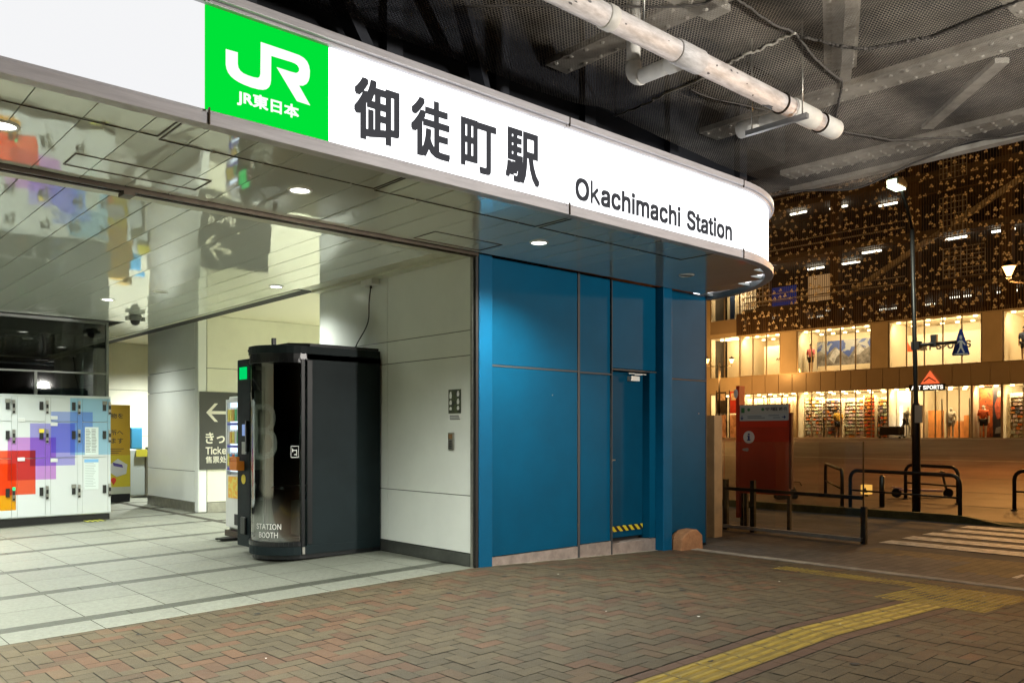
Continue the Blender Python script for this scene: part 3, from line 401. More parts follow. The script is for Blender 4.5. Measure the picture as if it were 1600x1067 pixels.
# herringbone clay pavers
def pavers():
    m = MB(); s = .105; g = .003
    x0, x1, y0, y1 = -3.0, 8.80, -4.0, 6.58
    def tint(x, y):
        n = math.sin(x * .9 + 1.3 * math.sin(y * .7)) + math.sin(y * 1.1 + 2.1 + math.sin(x * .5))
        r = random.random(); red = .17 + .09 * n
        k = random.uniform(.84, 1.14)
        if r < red: return (.088 * k, .045 * k, .021 * k)
        if r < red + .12: return (.080 * k, .050 * k, .024 * k)
        return (.072 * k, .054 * k, .027 * k)
    nx = int((x1 - x0) / s); ny = int((y1 - y0) / s)
    for i in range(-1, nx + 1):
        for j in range(-1, ny + 1):
            c = (i - j) % 4
            if c not in (0, 3): continue
            a = x0 + i * s; b = y0 + j * s
            ax, bx, ay, by = (a, a + 2 * s, b, b + s) if c == 0 else (a, a + s, b, b + 2 * s)
            ax, bx, ay, by = max(ax, x0), min(bx, x1), max(ay, y0), min(by, y1)
            if ax < 7.2 and by > 2.64 and ay < 3.13:
                if ay < 2.64: by = 2.64
                elif by > 3.13: ay = 3.13
                elif bx > 7.23: ax = 7.2
                else: continue
            if bx - ax < .02 or by - ay < .02: continue
            ax += g; bx -= g; ay += g; by -= g
            dz = random.uniform(-.0018, .0018)
            m.quad((ax, ay, gz(ax) + dz), (bx, ay, gz(bx) + dz), (bx, by, gz(bx) + dz), (ax, by, gz(ax) + dz), tint=tint(ax, ay))
    # border courses beside the guide path
    for yb0, yb1 in ((2.645, 2.735), (3.045, 3.125)):
        x = x0
        while x < 7.25:
            k = random.uniform(.85, 1.12)
            m.quad((x + g, yb0 + g, gz(x)), (x + .21 - g, yb0 + g, gz(x + .2)), (x + .21 - g, yb1 - g, gz(x + .2)), (x + g, yb1 - g, gz(x)), tint=(.082 * k, .042 * k, .024 * k)); x += .21
    return m.build('pavement', BRICK)
pv = struct(pavers())
def stains():
    m = MB(); l_ = MB(); q = random.Random(31)
    for k in range(70):
        x, y = q.uniform(1.5, 8.6), q.uniform(1.2, 6.3); r_ = q.choice((.012, .015, .02, .03)); n_ = 9
        m.add([(x + r_ * q.uniform(.6, 1.2) * math.cos(j * .698), y + r_ * q.uniform(.6, 1.2) * math.sin(j * .698), gz(x) + .0036) for j in range(n_)], [list(range(n_))])
    for k in range(9):
        x, y = q.uniform(1.5, 8.6), q.uniform(1.2, 6.3); r_ = q.uniform(.006, .014)
        l_.add([(x + r_ * q.uniform(.5, 1.3) * math.cos(j * 1.26), y + r_ * q.uniform(.5, 1.3) * math.sin(j * 1.26), gz(x) + .006) for j in range(5)], [list(range(5))])
    tag(m.build('gum_spots', mat('gum_dark', (.03, .028, .024), .8), pv), kind='stuff'); tag(l_.build('litter', mat('litter_white', (.6, .6, .56), .7), pv), kind='stuff')
stains()
struct(sheet('pavement_bedding', -40, 8.80, -40, 6.58, -.007, JOINT))
struct(sheet('verge_slab', 5.43, 9.0, 6.58, 6.75, -.004, CONC))
# concrete edging strip and grey block apron
def edging():
    m = MB(); y = -12
    while y < 9:
        m.box(8.803, 8.94, y + .004, y + .596, gz(8.87) - .1, gz(8.87) + .008); y += .6
    return m.build('edging', CONC)
struct(edging())
def apron():
    m = MB(); s = .11; g = .003; x0, x1, y0, y1 = 8.945, 10.9, -6, 9.0
    j = 0; y = y0
    while y < y1:
        x = x0 - (.11 if j % 2 else 0)
        while x < x1:
            ax, bx = max(x, x0) + g, min(x + .22, x1) - g
            if bx - ax > .02:
                k = random.uniform(.8, 1.15); c = (.105 * k, .092 * k, .082 * k)
                if 9.55 < ax < 10.7 and 2.2 < y < 3.6: c = (.165 * k, .115 * k, .045 * k)
                elif 10.3 < ax and y < 5.0 and y > .5: c = (.15 * k, .105 * k, .045 * k)
                m.quad((ax, y + g, gz(ax)), (bx, y + g, gz(bx)), (bx, y + s - g, gz(bx)), (ax, y + s - g, gz(ax)), tint=c)
            x += .22
        y += s; j += 1
    return m.build('apron', BRICK)
struct(apron()); struct(sheet('apron_bedding', 8.94, 10.9, -20, 14, -.008, JOINT))
def dashes():
    m = MB()
    for k in range(3):
        x = 9.60 + .0 * k; y = 2.95 - .11 * k
        m.quad((9.62, y, gz(9.6) + .004), (9.92, y, gz(9.9) + .004), (9.92, y + .055, gz(9.9) + .004), (9.62, y + .055, gz(9.6) + .004))
    return m.build('dash_marking', ROADPAINT)
struct(dashes())
def zebra():
    m = MB()
    for k in range(5):
        x = 11.42 + .71 * k
        if x > 14.6: break
        m.quad((x, -6, gz(x) + .004), (x + .40, -6, gz(x) + .004), (x + .40, 5.2, gz(x) + .004), (x, 5.2, gz(x) + .004))
    return m.build('crosswalk', ROADPAINT)
struct(zebra())
def kerb():
    m = MB(); xs = 15.0; prof = []
    y = -30
    while y < 40:
        if y < 4.6: h = .0
        elif y < 5.6: h = .12 * sstep((y - 4.6) / 1.0)
        else: h = .12
        y2 = y + .2 if 4 < y < 6.4 else y + .6
        h2 = 0 if y2 < 4.6 else .12 * sstep((y2 - 4.6) / 1.0)
        a = gz(xs) + .01
        m.add([(xs, y, a - .1), (xs, y2, a - .1), (xs, y2, a + h2), (xs, y, a + h), (xs + .135, y, a - .1), (xs + .135, y2, a - .1), (xs + .135, y2, a + max(h2, .05)), (xs + .135, y, a + max(h, .05))],
              [(0, 1, 2, 3), (3, 2, 6, 7), (4, 7, 6, 5)])
        y = y2
    return m.build('kerb', mat('kerb_dark_green', (.075, .085, .03), .7, var=.45, vscale=3, bump=.15, bscale=70))  # dark green with random tone variation
struct(kerb())
def tactile():
    m = MB(); b = MB()
    x = -3.0; pitch = .30
    def base(xa, xb, ya, yb): m.quad((xa + .002, ya + .002, gz(xa) + .001), (xb - .002, ya + .002, gz(xb) + .001), (xb - .002, yb - .002, gz(xb) + .001), (xa + .002, yb - .002, gz(xa) + .001))
    def dots(xa, ya):
        for i in range(5):
            for j in range(5):
                cx = xa + .03 + .06 * i; cy = ya + .03 + .06 * j; z = gz(cx) + .001; n = 6
                vs = [(cx + .017 * math.cos(k * math.pi / 3), cy + .017 * math.sin(k * math.pi / 3), z) for k in range(n)] + [(cx + .011 * math.cos(k * math.pi / 3), cy + .011 * math.sin(k * math.pi / 3), z + .005) for k in range(n)]
                b.add(vs, [(k, (k + 1) % n, n + (k + 1) % n, n + k) for k in range(n)] + [list(range(n, 2 * n))])
    while x < 7.19:
        base(x, x + pitch, 2.74, 3.04)
        for k in range(4):
            yc = 2.7775 + .075 * k; za = gz(x) + .001; zb = gz(x + .3) + .001; xa, xb = x + .012, x + .288
            b.add([(xa, yc - .019, za), (xb, yc - .019, zb), (xb, yc + .019, zb), (xa, yc + .019, za), (xa + .006, yc - .012, za + .005), (xb - .006, yc - .012, zb + .005), (xb - .006, yc + .012, zb + .005), (xa + .006, yc + .012, za + .005)],
                  [(0, 1, 5, 4), (1, 2, 6, 5), (2, 3, 7, 6), (3, 0, 4, 7), (4, 5, 6, 7)])
        x += pitch
    for i in range(3):
        for j in range(3):
            base(7.2 + .3 * i, 7.5 + .3 * i, 2.44 + .3 * j, 2.74 + .3 * j); dots(7.2 + .3 * i, 2.44 + .3 * j)
    y = 4.55
    while y > -4:
        base(8.10, 8.40, y, y + .3); dots(8.10, y)
        y -= .3
    o = struct(m.build('tactile_paving', YEL)); p = b.build('raised_bars', YELB, o); return o
tactile()

# ------------------------------------------------------------------ station: soffit and concourse ceiling
ZC = 3.17; CXc, CYc, CR = 7.49, 6.87, 2.04
def soffit_end(y):   # right limit in X of the canopy at depth y
    if y >= CYc: return CXc + CR
    d = CYc - y
    return CXc + math.sqrt(max(CR * CR - d * d, 0))
def ceiling_planks():
    c = thing('station_ceiling', 'glossy pale metal plank ceiling running from under the lit sign back over the concourse', 'ceiling', (4.0, 7, ZC))
    rnd = random.Random(3)
    a = MB(); x = -8.2; pw = .31
    def plank(m, x0, x1, y0, y1, z):
        ti = rnd.uniform(-.0022, .0022); n = max(1, int((y1 - y0) / .6))
        m.box(x0 + .004, x1 - .004, y0, y1, z, z + .03)
        for k in range(8, 0, -1):
            i = len(m.v) - k; v = m.v[i]; m.v[i] = (v[0], v[1], v[2] + ti * (1 if v[0] < (x0 + x1) / 2 else -1))
    while x < 9.6:
        x1 = x + pw
        ys = 4.885
        if x1 > CXc: ys = max(4.885, CYc - math.sqrt(max(0, (CR - .03) ** 2 - (min(x1, CXc + CR - .04) - CXc) ** 2)))
        if x < CXc + CR - .04: plank(a, x, min(x1, CXc + CR - .03), ys, 6.50, ZC)
        x = x1
    a.build('soffit_planks', PLANK, c)
    b = MB(); x = -8.2
    while x < 5.05:
        plank(b, x, min(x + pw, 5.12), 6.64, 14.46 if x < 4.2 else 21.9, ZC + .01); x += pw
    b.build('concourse_planks', PLANK, c)
    g = MB(); g.box(-8.2, 5.5, 6.6, 22, ZC + .055, ZC + .09); g.box(-8.2, CXc, 4.9, 6.6, ZC + .045, ZC + .08)
    g.box(CXc, 9.35, 5.9, 6.6, ZC + .045, ZC + .08); g.build('ceiling_backing', BLACKGAP, c)
    # cornice strip against the white wall, fascia step to the plain ceiling
    s = MB(); s.box(5.125, 5.30, 6.62, 9.72, ZC + .012, ZC + .05); s.box(5.30, 5.425, 6.62, 9.72, ZC - .018, ZC + .05)
    s.box(5.12, 5.16, 9.73, 22, ZC, 3.42); s.build('ceiling_edge_strip', mat('edge_strip_paint', (.58, .58, .46), .4, var=.08), c)
    q = MB(); q.box(-8.2, 5.12, 6.618, 6.638, ZC - .008, ZC + .03); q.box(-8.2, 5.12, 6.638, 6.80, ZC - .008, ZC + .004); q.build('rail_cover_strip', mat('rail_cover_paint', (.60, .61, .52), .4, var=.08), c)
    r = MB(); r.box(-8.2, 5.42, 6.52, 6.545, ZC - .03, ZC + .03); r.box(-8.2, 5.42, 6.585, 6.615, ZC - .03, ZC + .03)
    r.box(-8.2, 5.42, 6.545, 6.585, ZC + .015, ZC + .03); r.box(2.02, 2.10, 6.50, 6.63, ZC - .06, ZC - .031)
    r.build('shutter_rail', BRONZE, c)
    # access hatches: narrow frames with dark gap and screw studs
    for (x0, x1, y0, y1) in ((-.6, 1.84, 4.93, 5.28), (1.86, 3.42, 4.93, 5.33), (3.44, 5.10, 4.93, 5.36), (5.14, 7.2, 4.95, 5.36), (1.55, 2.45, 5.95, 6.25), (4.55, 5.35, 6.08, 6.42)):
        h = MB(); t = .008
        h.box(x0, x1, y1 - t, y1, ZC - .006, ZC - .001); h.box(x0, x0 + t, y0, y1 - t, ZC - .006, ZC - .001); h.box(x1 - t, x1, y0, y1 - t, ZC - .006, ZC - .001)
        if y0 > 5.5: h.box(x0 + t, x1 - t, y0, y0 + t, ZC - .006, ZC - .001)
        ho = h.build('access_hatch', BRONZE, c)
        if y0 < 5:
            k = MB()
            for q in range(1, 5):
                xx = x0 + (x1 - x0) * q / 4.6; k.lathe([(.0, -.016), (.008, -.015), (.009, -.006)], (xx, y1 - .015, ZC), 8)
            k.build('stud', STEEL, ho)
    return c
ceiling_planks()
pc = MB(); pc.box(5.165, 12, 9.75, 25, 3.42, 3.5); pc.box(2.0, 5.12, 21.9, 25, 3.42, 3.5)
tag(pc.build('plain_ceiling', PLAIN), 'plain cream ceiling above the corridor beside the plank ceiling', 'ceiling')

# downlights
def downlight(name_label, lit):
    t = thing('downlight', name_label, 'ceiling light', (0, 0, 0), 'round downlights in the ceiling')
    m = MB(); m.lathe([(.070, -.001), (.074, -.010), (.088, -.010), (.093, .0)], (0, 0, 0), 28); m.build('trim_ring', FIX, t)
    if lit:
        m = MB(); m.lathe([(0.0001, -.0035), (.0705, -.0035)], (0, 0, 0), 28); m.build('lamp_disc', LAMPW, t)
        ld = bpy.data.lights.new('downlight_beam', 'SPOT'); ld.energy = L_DOWN * 6; ld.spot_size = R(140); ld.spot_blend = .8; ld.shadow_soft_size = .07; ld.color = (.95, 1.0, .92)
        lo = bpy.data.objects.new('downlight_beam', ld); COL.objects.link(lo); lo.location = (0, 0, -.03); lo.parent = t
    else:
        m = MB(); m.lathe([(0.0001, -.0035), (.0705, -.0035)], (0, 0, 0), 28); m.build('lamp_disc', mat('lamp_off', (.4, .38, .3), .5), t)
    return t
d0 = downlight('lit round downlight at the left edge of the soffit under the blank white sign panel', True); d0.location = (1.09, 5.70, ZC)
D = [((3.03, 5.73), 'lit round downlight in the soffit below the green sign panel and first kanji'),
     ((5.55, 5.78), 'lit round downlight in the soffit throwing a pool of light on the blue wall'),
     ((4.82, 9.73), 'small lit downlight in the concourse ceiling above the dark booth'),
     ((3.58, 12.2), 'small lit downlight in the concourse ceiling nearest the lockers')]
def lamp_power(t, k, blend=.8):
    for ch in t.children:
        if ch.type == 'LIGHT': ch.data = ch.data.copy(); ch.data.energy *= k; ch.data.spot_blend = blend
for (x, y), lab in D:
    q = dup(d0, (x, y, ZC + (.0 if y < 6.5 else .01)), lab)
    if x == 4.82: lamp_power(q, .3, 1.0)
    if x == 5.55: lamp_power(q, .72)
for (x, y, z) in ((-.9, 5.7, ZC), (.2, 8.7, ZC + .01), (-2, 8.7, ZC + .01), (.6, 11.4, ZC + .01), (-2, 11.4, ZC + .01), (-1.5, 5.7, ZC), (7.2, 11.3, 3.42), (8.6, 13, 3.42), (6.7, 18.6, 3.42), (1.6, 13.3, ZC + .01), (7.6, 22.6, 3.42), (-5, 8.7, ZC + .01), (-5, 11.4, ZC + .01), (-5, 5.7, ZC), (4.55, 15.9, ZC + .01)):
    q = dup(d0, (x, y, z), 'lit round downlight added farther along the station ceiling')  # extra fixtures added to brighten concourse, corridor, column side and booth glass
    if z > 3.3 or y > 11: lamp_power(q, .55 if x == 4.55 else (2.4 if z > 3.3 else 1.5), 1.0)
d1 = downlight('unlit downlight with a dull yellowish disc in the concourse ceiling near the column', False); d1.location = (3.89, 11.08, ZC + .01)
dup(d1, (7.95, 5.84, ZC), 'unlit grey downlight in the soffit at the rounded end above the blue wall')

# ------------------------------------------------------------------ lit station sign along the canopy edge
def curve_pts(r_off, n=28):
    """plan outline of the canopy edge from left to the wall behind the rounded end"""
    pts = [(-8.2, 4.83 - r_off)] ; R2 = CR + r_off
    for k in range(n + 1):
        a = -math.pi / 2 + (math.pi / 2) * k / n
        pts.append((CXc + R2 * math.cos(a), CYc + R2 * math.sin(a)))
    pts.append((CXc + R2, 8.0)); return pts
def band(m, off0, off1, z0, z1, x_from=None, x_to=None):
    A = curve_pts(off0); B = curve_pts(off1)
    k = len(m.v)
    for (a, b) in zip(A, B):
        m.v += [(a[0], a[1], z0), (b[0], b[1], z0), (b[0], b[1], z1), (a[0], a[1], z1)]
    for i in range(len(A) - 1):
        for j in range(4):
            m.f.append([k + i * 4 + j, k + i * 4 + (j + 1) % 4, k + (i + 1) * 4 + (j + 1) % 4, k + (i + 1) * 4 + j]); m.sm.append(False); m.t.append(None)
    m.f.append([k, k + 1, k + 2, k + 3]); m.sm.append(False); m.t.append(None); e = k + 4 * (len(A) - 1)
    m.f.append([e, e + 3, e + 2, e + 1]); m.sm.append(False); m.t.append(None)
S = thing('station_sign', 'long white illuminated station name sign with green square along the canopy edge', 'sign', (5, 4.85, 3.14))
YF = 4.85
z0, z1 = 3.235, 3.855
for (a, b, mm, nm) in ((-8.2, 1.955, SIGNW, 'light_panel'), (1.961, 2.768, SIGNG, 'logo_panel'), (2.774, 4.945, SIGNW, 'light_panel'), (4.951, 7.485, SIGNW, 'light_panel')):
    m = MB(); m.box(a, b, YF, YF + .12, z0, z1); po = m.build(nm, mm if b > 1.96 else emit('sign_white_dim', (.93, .935, .95), .98), S)
    if nm == 'logo_panel':
        po['label'] = 'bright green square panel with white logo'
        logo = [(2.081, 3.63), (2.081, 3.54), (2.086, 3.515), (2.096, 3.495), (2.113, 3.478), (2.135, 3.466), (2.162, 3.457), (2.195, 3.451), (2.24, 3.447), (2.285, 3.448), (2.315, 3.453), (2.338, 3.463), (2.354, 3.48), (2.363, 3.5), (2.367, 3.524), (2.369, 3.677), (2.506, 3.679), (2.53, 3.677), (2.548, 3.669), (2.558, 3.655), (2.558, 3.64), (2.55, 3.627), (2.535, 3.618), (2.499, 3.616), (2.406, 3.617), (2.543, 3.444), (2.634, 3.441), (2.556, 3.546), (2.585, 3.553), (2.608, 3.57), (2.622, 3.592), (2.63, 3.62), (2.632, 3.66), (2.626, 3.69), (2.612, 3.714), (2.59, 3.729), (2.558, 3.737), (2.477, 3.739), (2.301, 3.74), (2.299, 3.545), (2.294, 3.527), (2.282, 3.516), (2.255, 3.512), (2.22, 3.513), (2.19, 3.517), (2.17, 3.527), (2.158, 3.543), (2.154, 3.564), (2.154, 3.632)]
        bm = bmesh.new(); bv = [bm.verts.new((x, YF - .004, z)) for x, z in logo]; f = bm.faces.new(bv)
        ex = bmesh.ops.extrude_face_region(bm, geom=[f]); bmesh.ops.translate(bm, verts=[g for g in ex['geom'] if isinstance(g, bmesh.types.BMVert)], vec=(0, .003, 0))
        bmesh.ops.recalc_face_normals(bm, faces=bm.faces); bmesh.ops.triangulate(bm, faces=bm.faces); me = bpy.data.meshes.new('logo_mark'); bm.to_mesh(me); bm.free()
        me.materials.append(SIGNWL); lo = bpy.data.objects.new('logo_mark', me); COL.objects.link(lo); attach(lo, po)
        text('JR東日本', (2.15, YF - .003, 3.318), UX, UZ, .405, .098, SIGNWL, po, 'lettering', bold=.028)
for x in (4.948, 7.488):
    m = MB(); m.box(x - .005, x + .005, YF - .003, YF + .01, z0, z1); m.build('panel_seam', emit('seam_grey', (.62, .62, .63), 1.0), S)
# rounded end of the light box
m = MB(); n = 20
for rr, flip in ((CR - .02 + .0, 0),):
    k0 = len(m.v)
    pts = [(CXc + (CR - .02) * math.cos(-math.pi / 2 + math.pi / 2 * k / n), CYc + (CR - .02) * math.sin(-math.pi / 2 + math.pi / 2 * k / n)) for k in range(n + 1)]
    pts[0] = (7.491, YF)
    for x, y in pts: m.v += [(x, y, z0), (x, y, z1)]
    for i in range(n): m.f.append([k0 + 2 * i, k0 + 2 * i + 2, k0 + 2 * i + 3, k0 + 2 * i + 1]); m.sm.append(True); m.t.append(None)
m.build('light_panel', SIGNW, S)
for ch, xa, xb, dz in (('御', 2.954, 3.317, .0), ('徒', 3.412, 3.758, -.006), ('町', 3.857, 4.201, -.02), ('駅', 4.296, 4.657, -.012)):
    text(ch, (xa, YF - .004, 3.318 + dz), UX, UZ, xb - xa, .415 if ch != '町' else .385, KANJI, S, 'kanji', bold=.026)
text('Okachimachi Station', (5.07, YF - .004, 3.297), UX, UZ, 2.29, .197, KANJI, S, 'lettering', bold=.042)
m = MB(); band(m, -.06, .035, 3.14, 3.212); band(m, -.03, .012, 3.2125, 3.234); o = m.build('lower_trim', TRIM, S, bevel=.006)
m = MB(); band(m, -.05, .012, 3.856, 3.878); band(m, -.08, .04, 3.8785, 3.935); m.build('upper_trim', TRIM, S, bevel=.006)
m = MB(); band(m, -.30, -.09, 3.936, 3.965); m.build('gutter_mesh', GIRDERD, S)
for x in (1.958, 4.948, 7.488):
    for za, zb in ((3.14, 3.236), (3.856, 3.936)):
        m = MB(); m.box(x - .004, x + .004, 4.784, 4.80, za, zb); m.build('trim_joint', BRONZE, S)
# dark roof deck above the soffit, closing the canopy
m = MB(); m.box(-8.2, 7.4, 4.98, 6.9, 3.90, 3.93); m.box(7.4, 9.0, 5.9, 6.9, 3.90, 3.93)
m.box(-8.2, 7.45, 4.975, 4.99, 3.22, 3.9)
tag(m.build('canopy_deck', NAVY), 'dark roof deck on top of the canopy behind the lit sign', 'canopy roof')

# ------------------------------------------------------------------ white side wall
W = thing('white_wall', 'white panelled side wall of the concourse between booth and blue wall', 'wall', (5.43, 8, 0))
XW = 5.43
m = MB(); m.box(XW + .02, XW + .3, 6.70, 9.70, -.05, 3.2); m.build('wall_core', BLACKGAP, W)
zs = [.13, .72, 2.155, 2.41, 3.19]
for i in range(4):
    for (ya, yb) in ((6.66, 8.18), (8.18, 9.715)):
        m = MB(); m.box(XW, XW + .025, ya + .003, yb - .003, zs[i] + .004, zs[i + 1] - .004); m.build('wall_panel', WHITEP, W, bevel=.002)
m = MB(); m.box(XW, XW + .3, 9.716, 9.74, 0, 3.2); m.build('wall_panel', WHITEP, W)
m = MB(); m.box(XW - .012, XW + .02, 6.66, 9.73, .004, .124); m.build('baseboard', mat('baseboard_steel', (.12, .125, .115), .4, metal=.6, var=.2), W)
m = MB(); m.box(XW - .01, XW + .02, 6.615, 6.655, -.02, 3.19); m.build('corner_trim', STEEL, W)
m = MB(); m.box(XW + .0, XW + .03, 6.575, 6.614, -.02, 3.16); m.build('shutter_guide', BLACK, W)
P = thing('notice', 'small black and white poster taped to the white wall', 'poster', (XW, 6.92, 1.6))
m = MB(); m.box(XW - .004, XW - .001, 6.815, 7.025, 1.565, 1.815); m.build('sheet', mat('poster_photo', (.03, .035, .03), .4, dirt=(.11, .13, .06), vscale=14, var=.2), P)
m = MB()
for q, (yy, zz, hh) in enumerate(((6.985, 1.72, .075), (6.985, 1.655, .05), (6.86, 1.74, .06), (6.86, 1.66, .06), (6.86, 1.60, .045), (6.985, 1.60, .035))):
    m.prism([(-.018, 0), (.012, .0), (.02, hh * .4), (.008, hh), (-.012, hh * .9), (-.022, hh * .5)], (XW - .0045, yy, zz), NY, UZ, (-.001, 0, 0))
m.build('poster_figures', WHITEPAINT, P)
m = MB(); m.box(XW - .003, XW - .001, 6.815, 7.025, 1.49, 1.555); m.build('caption_strip', WHITEPAINT, P)
m = MB()
for k in range(3): m.box(XW - .0045, XW - .0032, 6.83 + .01 * k, 7.0, 1.50 + .018 * k, 1.508 + .018 * k)
m.build('caption_text', DARKPRINT, P)
K = thing('switch_box', 'narrow metal switch plate on the white wall below the small poster', 'switch', (XW, 6.97, 1.19))
m = MB(); m.box(XW - .02, XW - .001, 6.925, 7.015, 1.185, 1.365); m.build('cover_plate', STEEL, K, bevel=.004)
m = MB(); m.box(XW - .024, XW - .0205, 6.94, 7.0, 1.30, 1.35); m.build('key_label', mat('key_label', (.25, .14, .06), .5), K)
m = MB()
for k in range(4): m.box(XW - .024, XW - .0205, 6.945, 6.995, 1.20 + .022 * k, 1.212 + .022 * k)
m.build('key_slots', DARKPRINT, K)
J = thing('junction_box', 'small white junction box under the ceiling with the booth cable', 'electrical box', (XW - .05, 8.44, 3.2))
m = MB(); m.box(XW - .12, XW - .02, 8.32, 8.56, ZC - .085, ZC - .0195); m.build('housing', FIX, J, bevel=.005)
m = MB(); m.lathe([(.014, -.03), (.014, 0)], (XW - .055, 8.44, ZC - .085), 10); m.build('gland', BLACK, J)
m = MB(); pts = []
for k in range(15):
    t = k / 14; pts.append((XW - .055 + .0 * t + .02 * math.sin(t * 3), 8.44 + .37 * t ** 1.6 + .03 * math.sin(t * 9), ZC - .08 - (ZC - .08 - 2.345) * t ** .85))
pts += [(5.33, 8.72, 2.338), (5.22, 8.55, 2.338), (5.15, 8.44, 2.338)]
m.tube(pts, .0075, 8)
tag(m.build('cable', BLACK), 'thin black cable hanging from the junction box down to the booth roof', 'cable')

# ------------------------------------------------------------------ blue wall with service door
B = thing('blue_wall', 'blue metal panelled end wall under the rounded canopy with a service door', 'wall', (7.5, 6.6, 0))
YB = 6.62; ZT = 3.185
m = MB(); m.box(5.50, 7.55, YB + .03, YB + .4, -.15, 3.2); m.box(8.40, 9.42, YB + .03, YB + .4, -.2, 3.2); m.box(7.55, 8.40, YB + .2, YB + .4, -.2, 3.2)
m.build('wall_core', BLACKGAP, B)
def panel(x0, x1, za, zb, y, name='wall_panel', mm=BLUE, th=.03):
    m = MB(); m.box(x0 + .006, x1 - .006, y, y + th, za + .006, zb - .006); return m.build(name, mm, B, bevel=.003)
panel(5.665, 6.965, .075, 2.055, YB); panel(5.665, 6.965, 2.065, ZT, YB)
panel(7.00, 7.545, .085, 2.05, YB + .03 - .012, th=.02); panel(7.00, 7.545, 2.06, ZT, YB + .018, th=.02)
panel(7.555, 8.40, 2.13, ZT, YB + .015, th=.15)
panel(8.60, 9.44, -.10, 2.05, YB); panel(8.60, 9.44, 2.06, ZT, YB)
m = MB()
for (x0, x1) in ((5.648, 5.668), (6.965, 7.0)): m.box(x0, x1, YB - .004, YB + .03, -.12, ZT)
m.box(7.545, 7.557, YB - .006, YB + .19, -.12, ZT); m.box(8.585, 8.602, YB - .004, YB + .03, -.15, ZT); m.box(9.44, 9.455, YB - .004, YB + .4, -.15, ZT)
for (x0, x1, z) in ((5.668, 6.965, 2.06), (7.0, 7.545, 2.055), (8.602, 9.44, 2.055)): m.box(x0, x1, YB - .003, YB + .029, z - .009, z + .009)
m.box(7.557, 8.40, YB + .004, YB + .185, 2.112, 2.128)
m.build('panel_joints', mat('panel_joint_grey', (.05, .055, .06), .5), B)
m = MB(); m.box(5.465, 5.645, 6.565, YB + .05, -.06, ZT); m.build('post', BLUEP, B, bevel=.012)
m = MB(); m.box(8.405, 8.583, YB - .10, YB + .05, -.17, ZT); m.build('post', BLUEP, B, bevel=.01)
m = MB(); m.box(5.672, 6.962, YB - .004, YB + .025, -.15, .073); m.box(7.003, 7.542, YB + .004, YB + .025, -.15, .083)
m.build('plinth', PLINTH, B)
DO = MB(); DO.box(7.575, 8.27, YB + .12, YB + .16, .095, 2.105); do = DO.build('door', mat('blue_door_paint', (.0008, .054, .108), .45, var=.12, vscale=1.4, bump=.02, bscale=3, spec=.12), B, bevel=.003)
m = MB(); m.box(8.28, 8.398, YB + .02, YB + .17, .06, 2.11); m.build('door_jamb', BLUE, B)
m = MB(); m.box(7.605, 7.66, YB + .075, YB + .119, 1.02, 1.05); m.box(7.605, 7.70, YB + .070, YB + .082, 1.03, 1.045); m.build('handle', STEEL, do, bevel=.003)
m = MB(); m.box(7.97, 8.13, YB + .05, YB + .118, 2.0, 2.06); m.bar((8.05, YB + .07, 2.075), (8.22, YB + .03, 2.085), .02, .012); m.bar((8.22, YB + .03, 2.085), (7.9, YB + .04, 2.088), .02, .01)
m.build('door_closer', FIX, do, bevel=.003)
m = MB(); m.box(7.585, 8.262, YB + .113, YB + .1185, .17, .235); m.build('hazard_strip', stripes_mat('hazard_tape', (.62, .48, .02), (.012, .012, .012), 9.0), do)
m = MB(); m.box(7.558, 8.40, YB + .02, YB + .19, -.14, .05); m.build('door_step', PLINTH, B, bevel=.006)
m = MB()
for (x, z) in ((6.55, 1.62), (9.28, 1.55)): m.lathe([(.0001, 0), (.007, 0), (.007, .004)], (0, 0, 0), 8); 
m = MB()
for (x, z) in ((6.56, 1.78), (9.28, 1.62)): m.box(x - .007, x + .007, YB - .004, YB - .0005, z - .007, z + .007)
m.build('rivet', STEEL, B)
m = MB(); m.prism([(8.61, -.02), (8.615, .17), (8.70, .235), (8.80, .27), (8.95, .275), (9.06, .20), (9.075, -.02)], (0, 6.40, -.14), UX, UZ, (0, .2, 0))
o = m.build('guard_stone', mat('guard_stone_tan_lamplit', (.42, .20, .09), .75, var=.2, vscale=9, bump=.35, bscale=45), None, bevel=.02)  # orange of the street lamps is mixed into the tan base colour
tag(o, 'squat tan guard stone tinted with orange lamplight at the foot of the blue wall right of the door', 'stone')

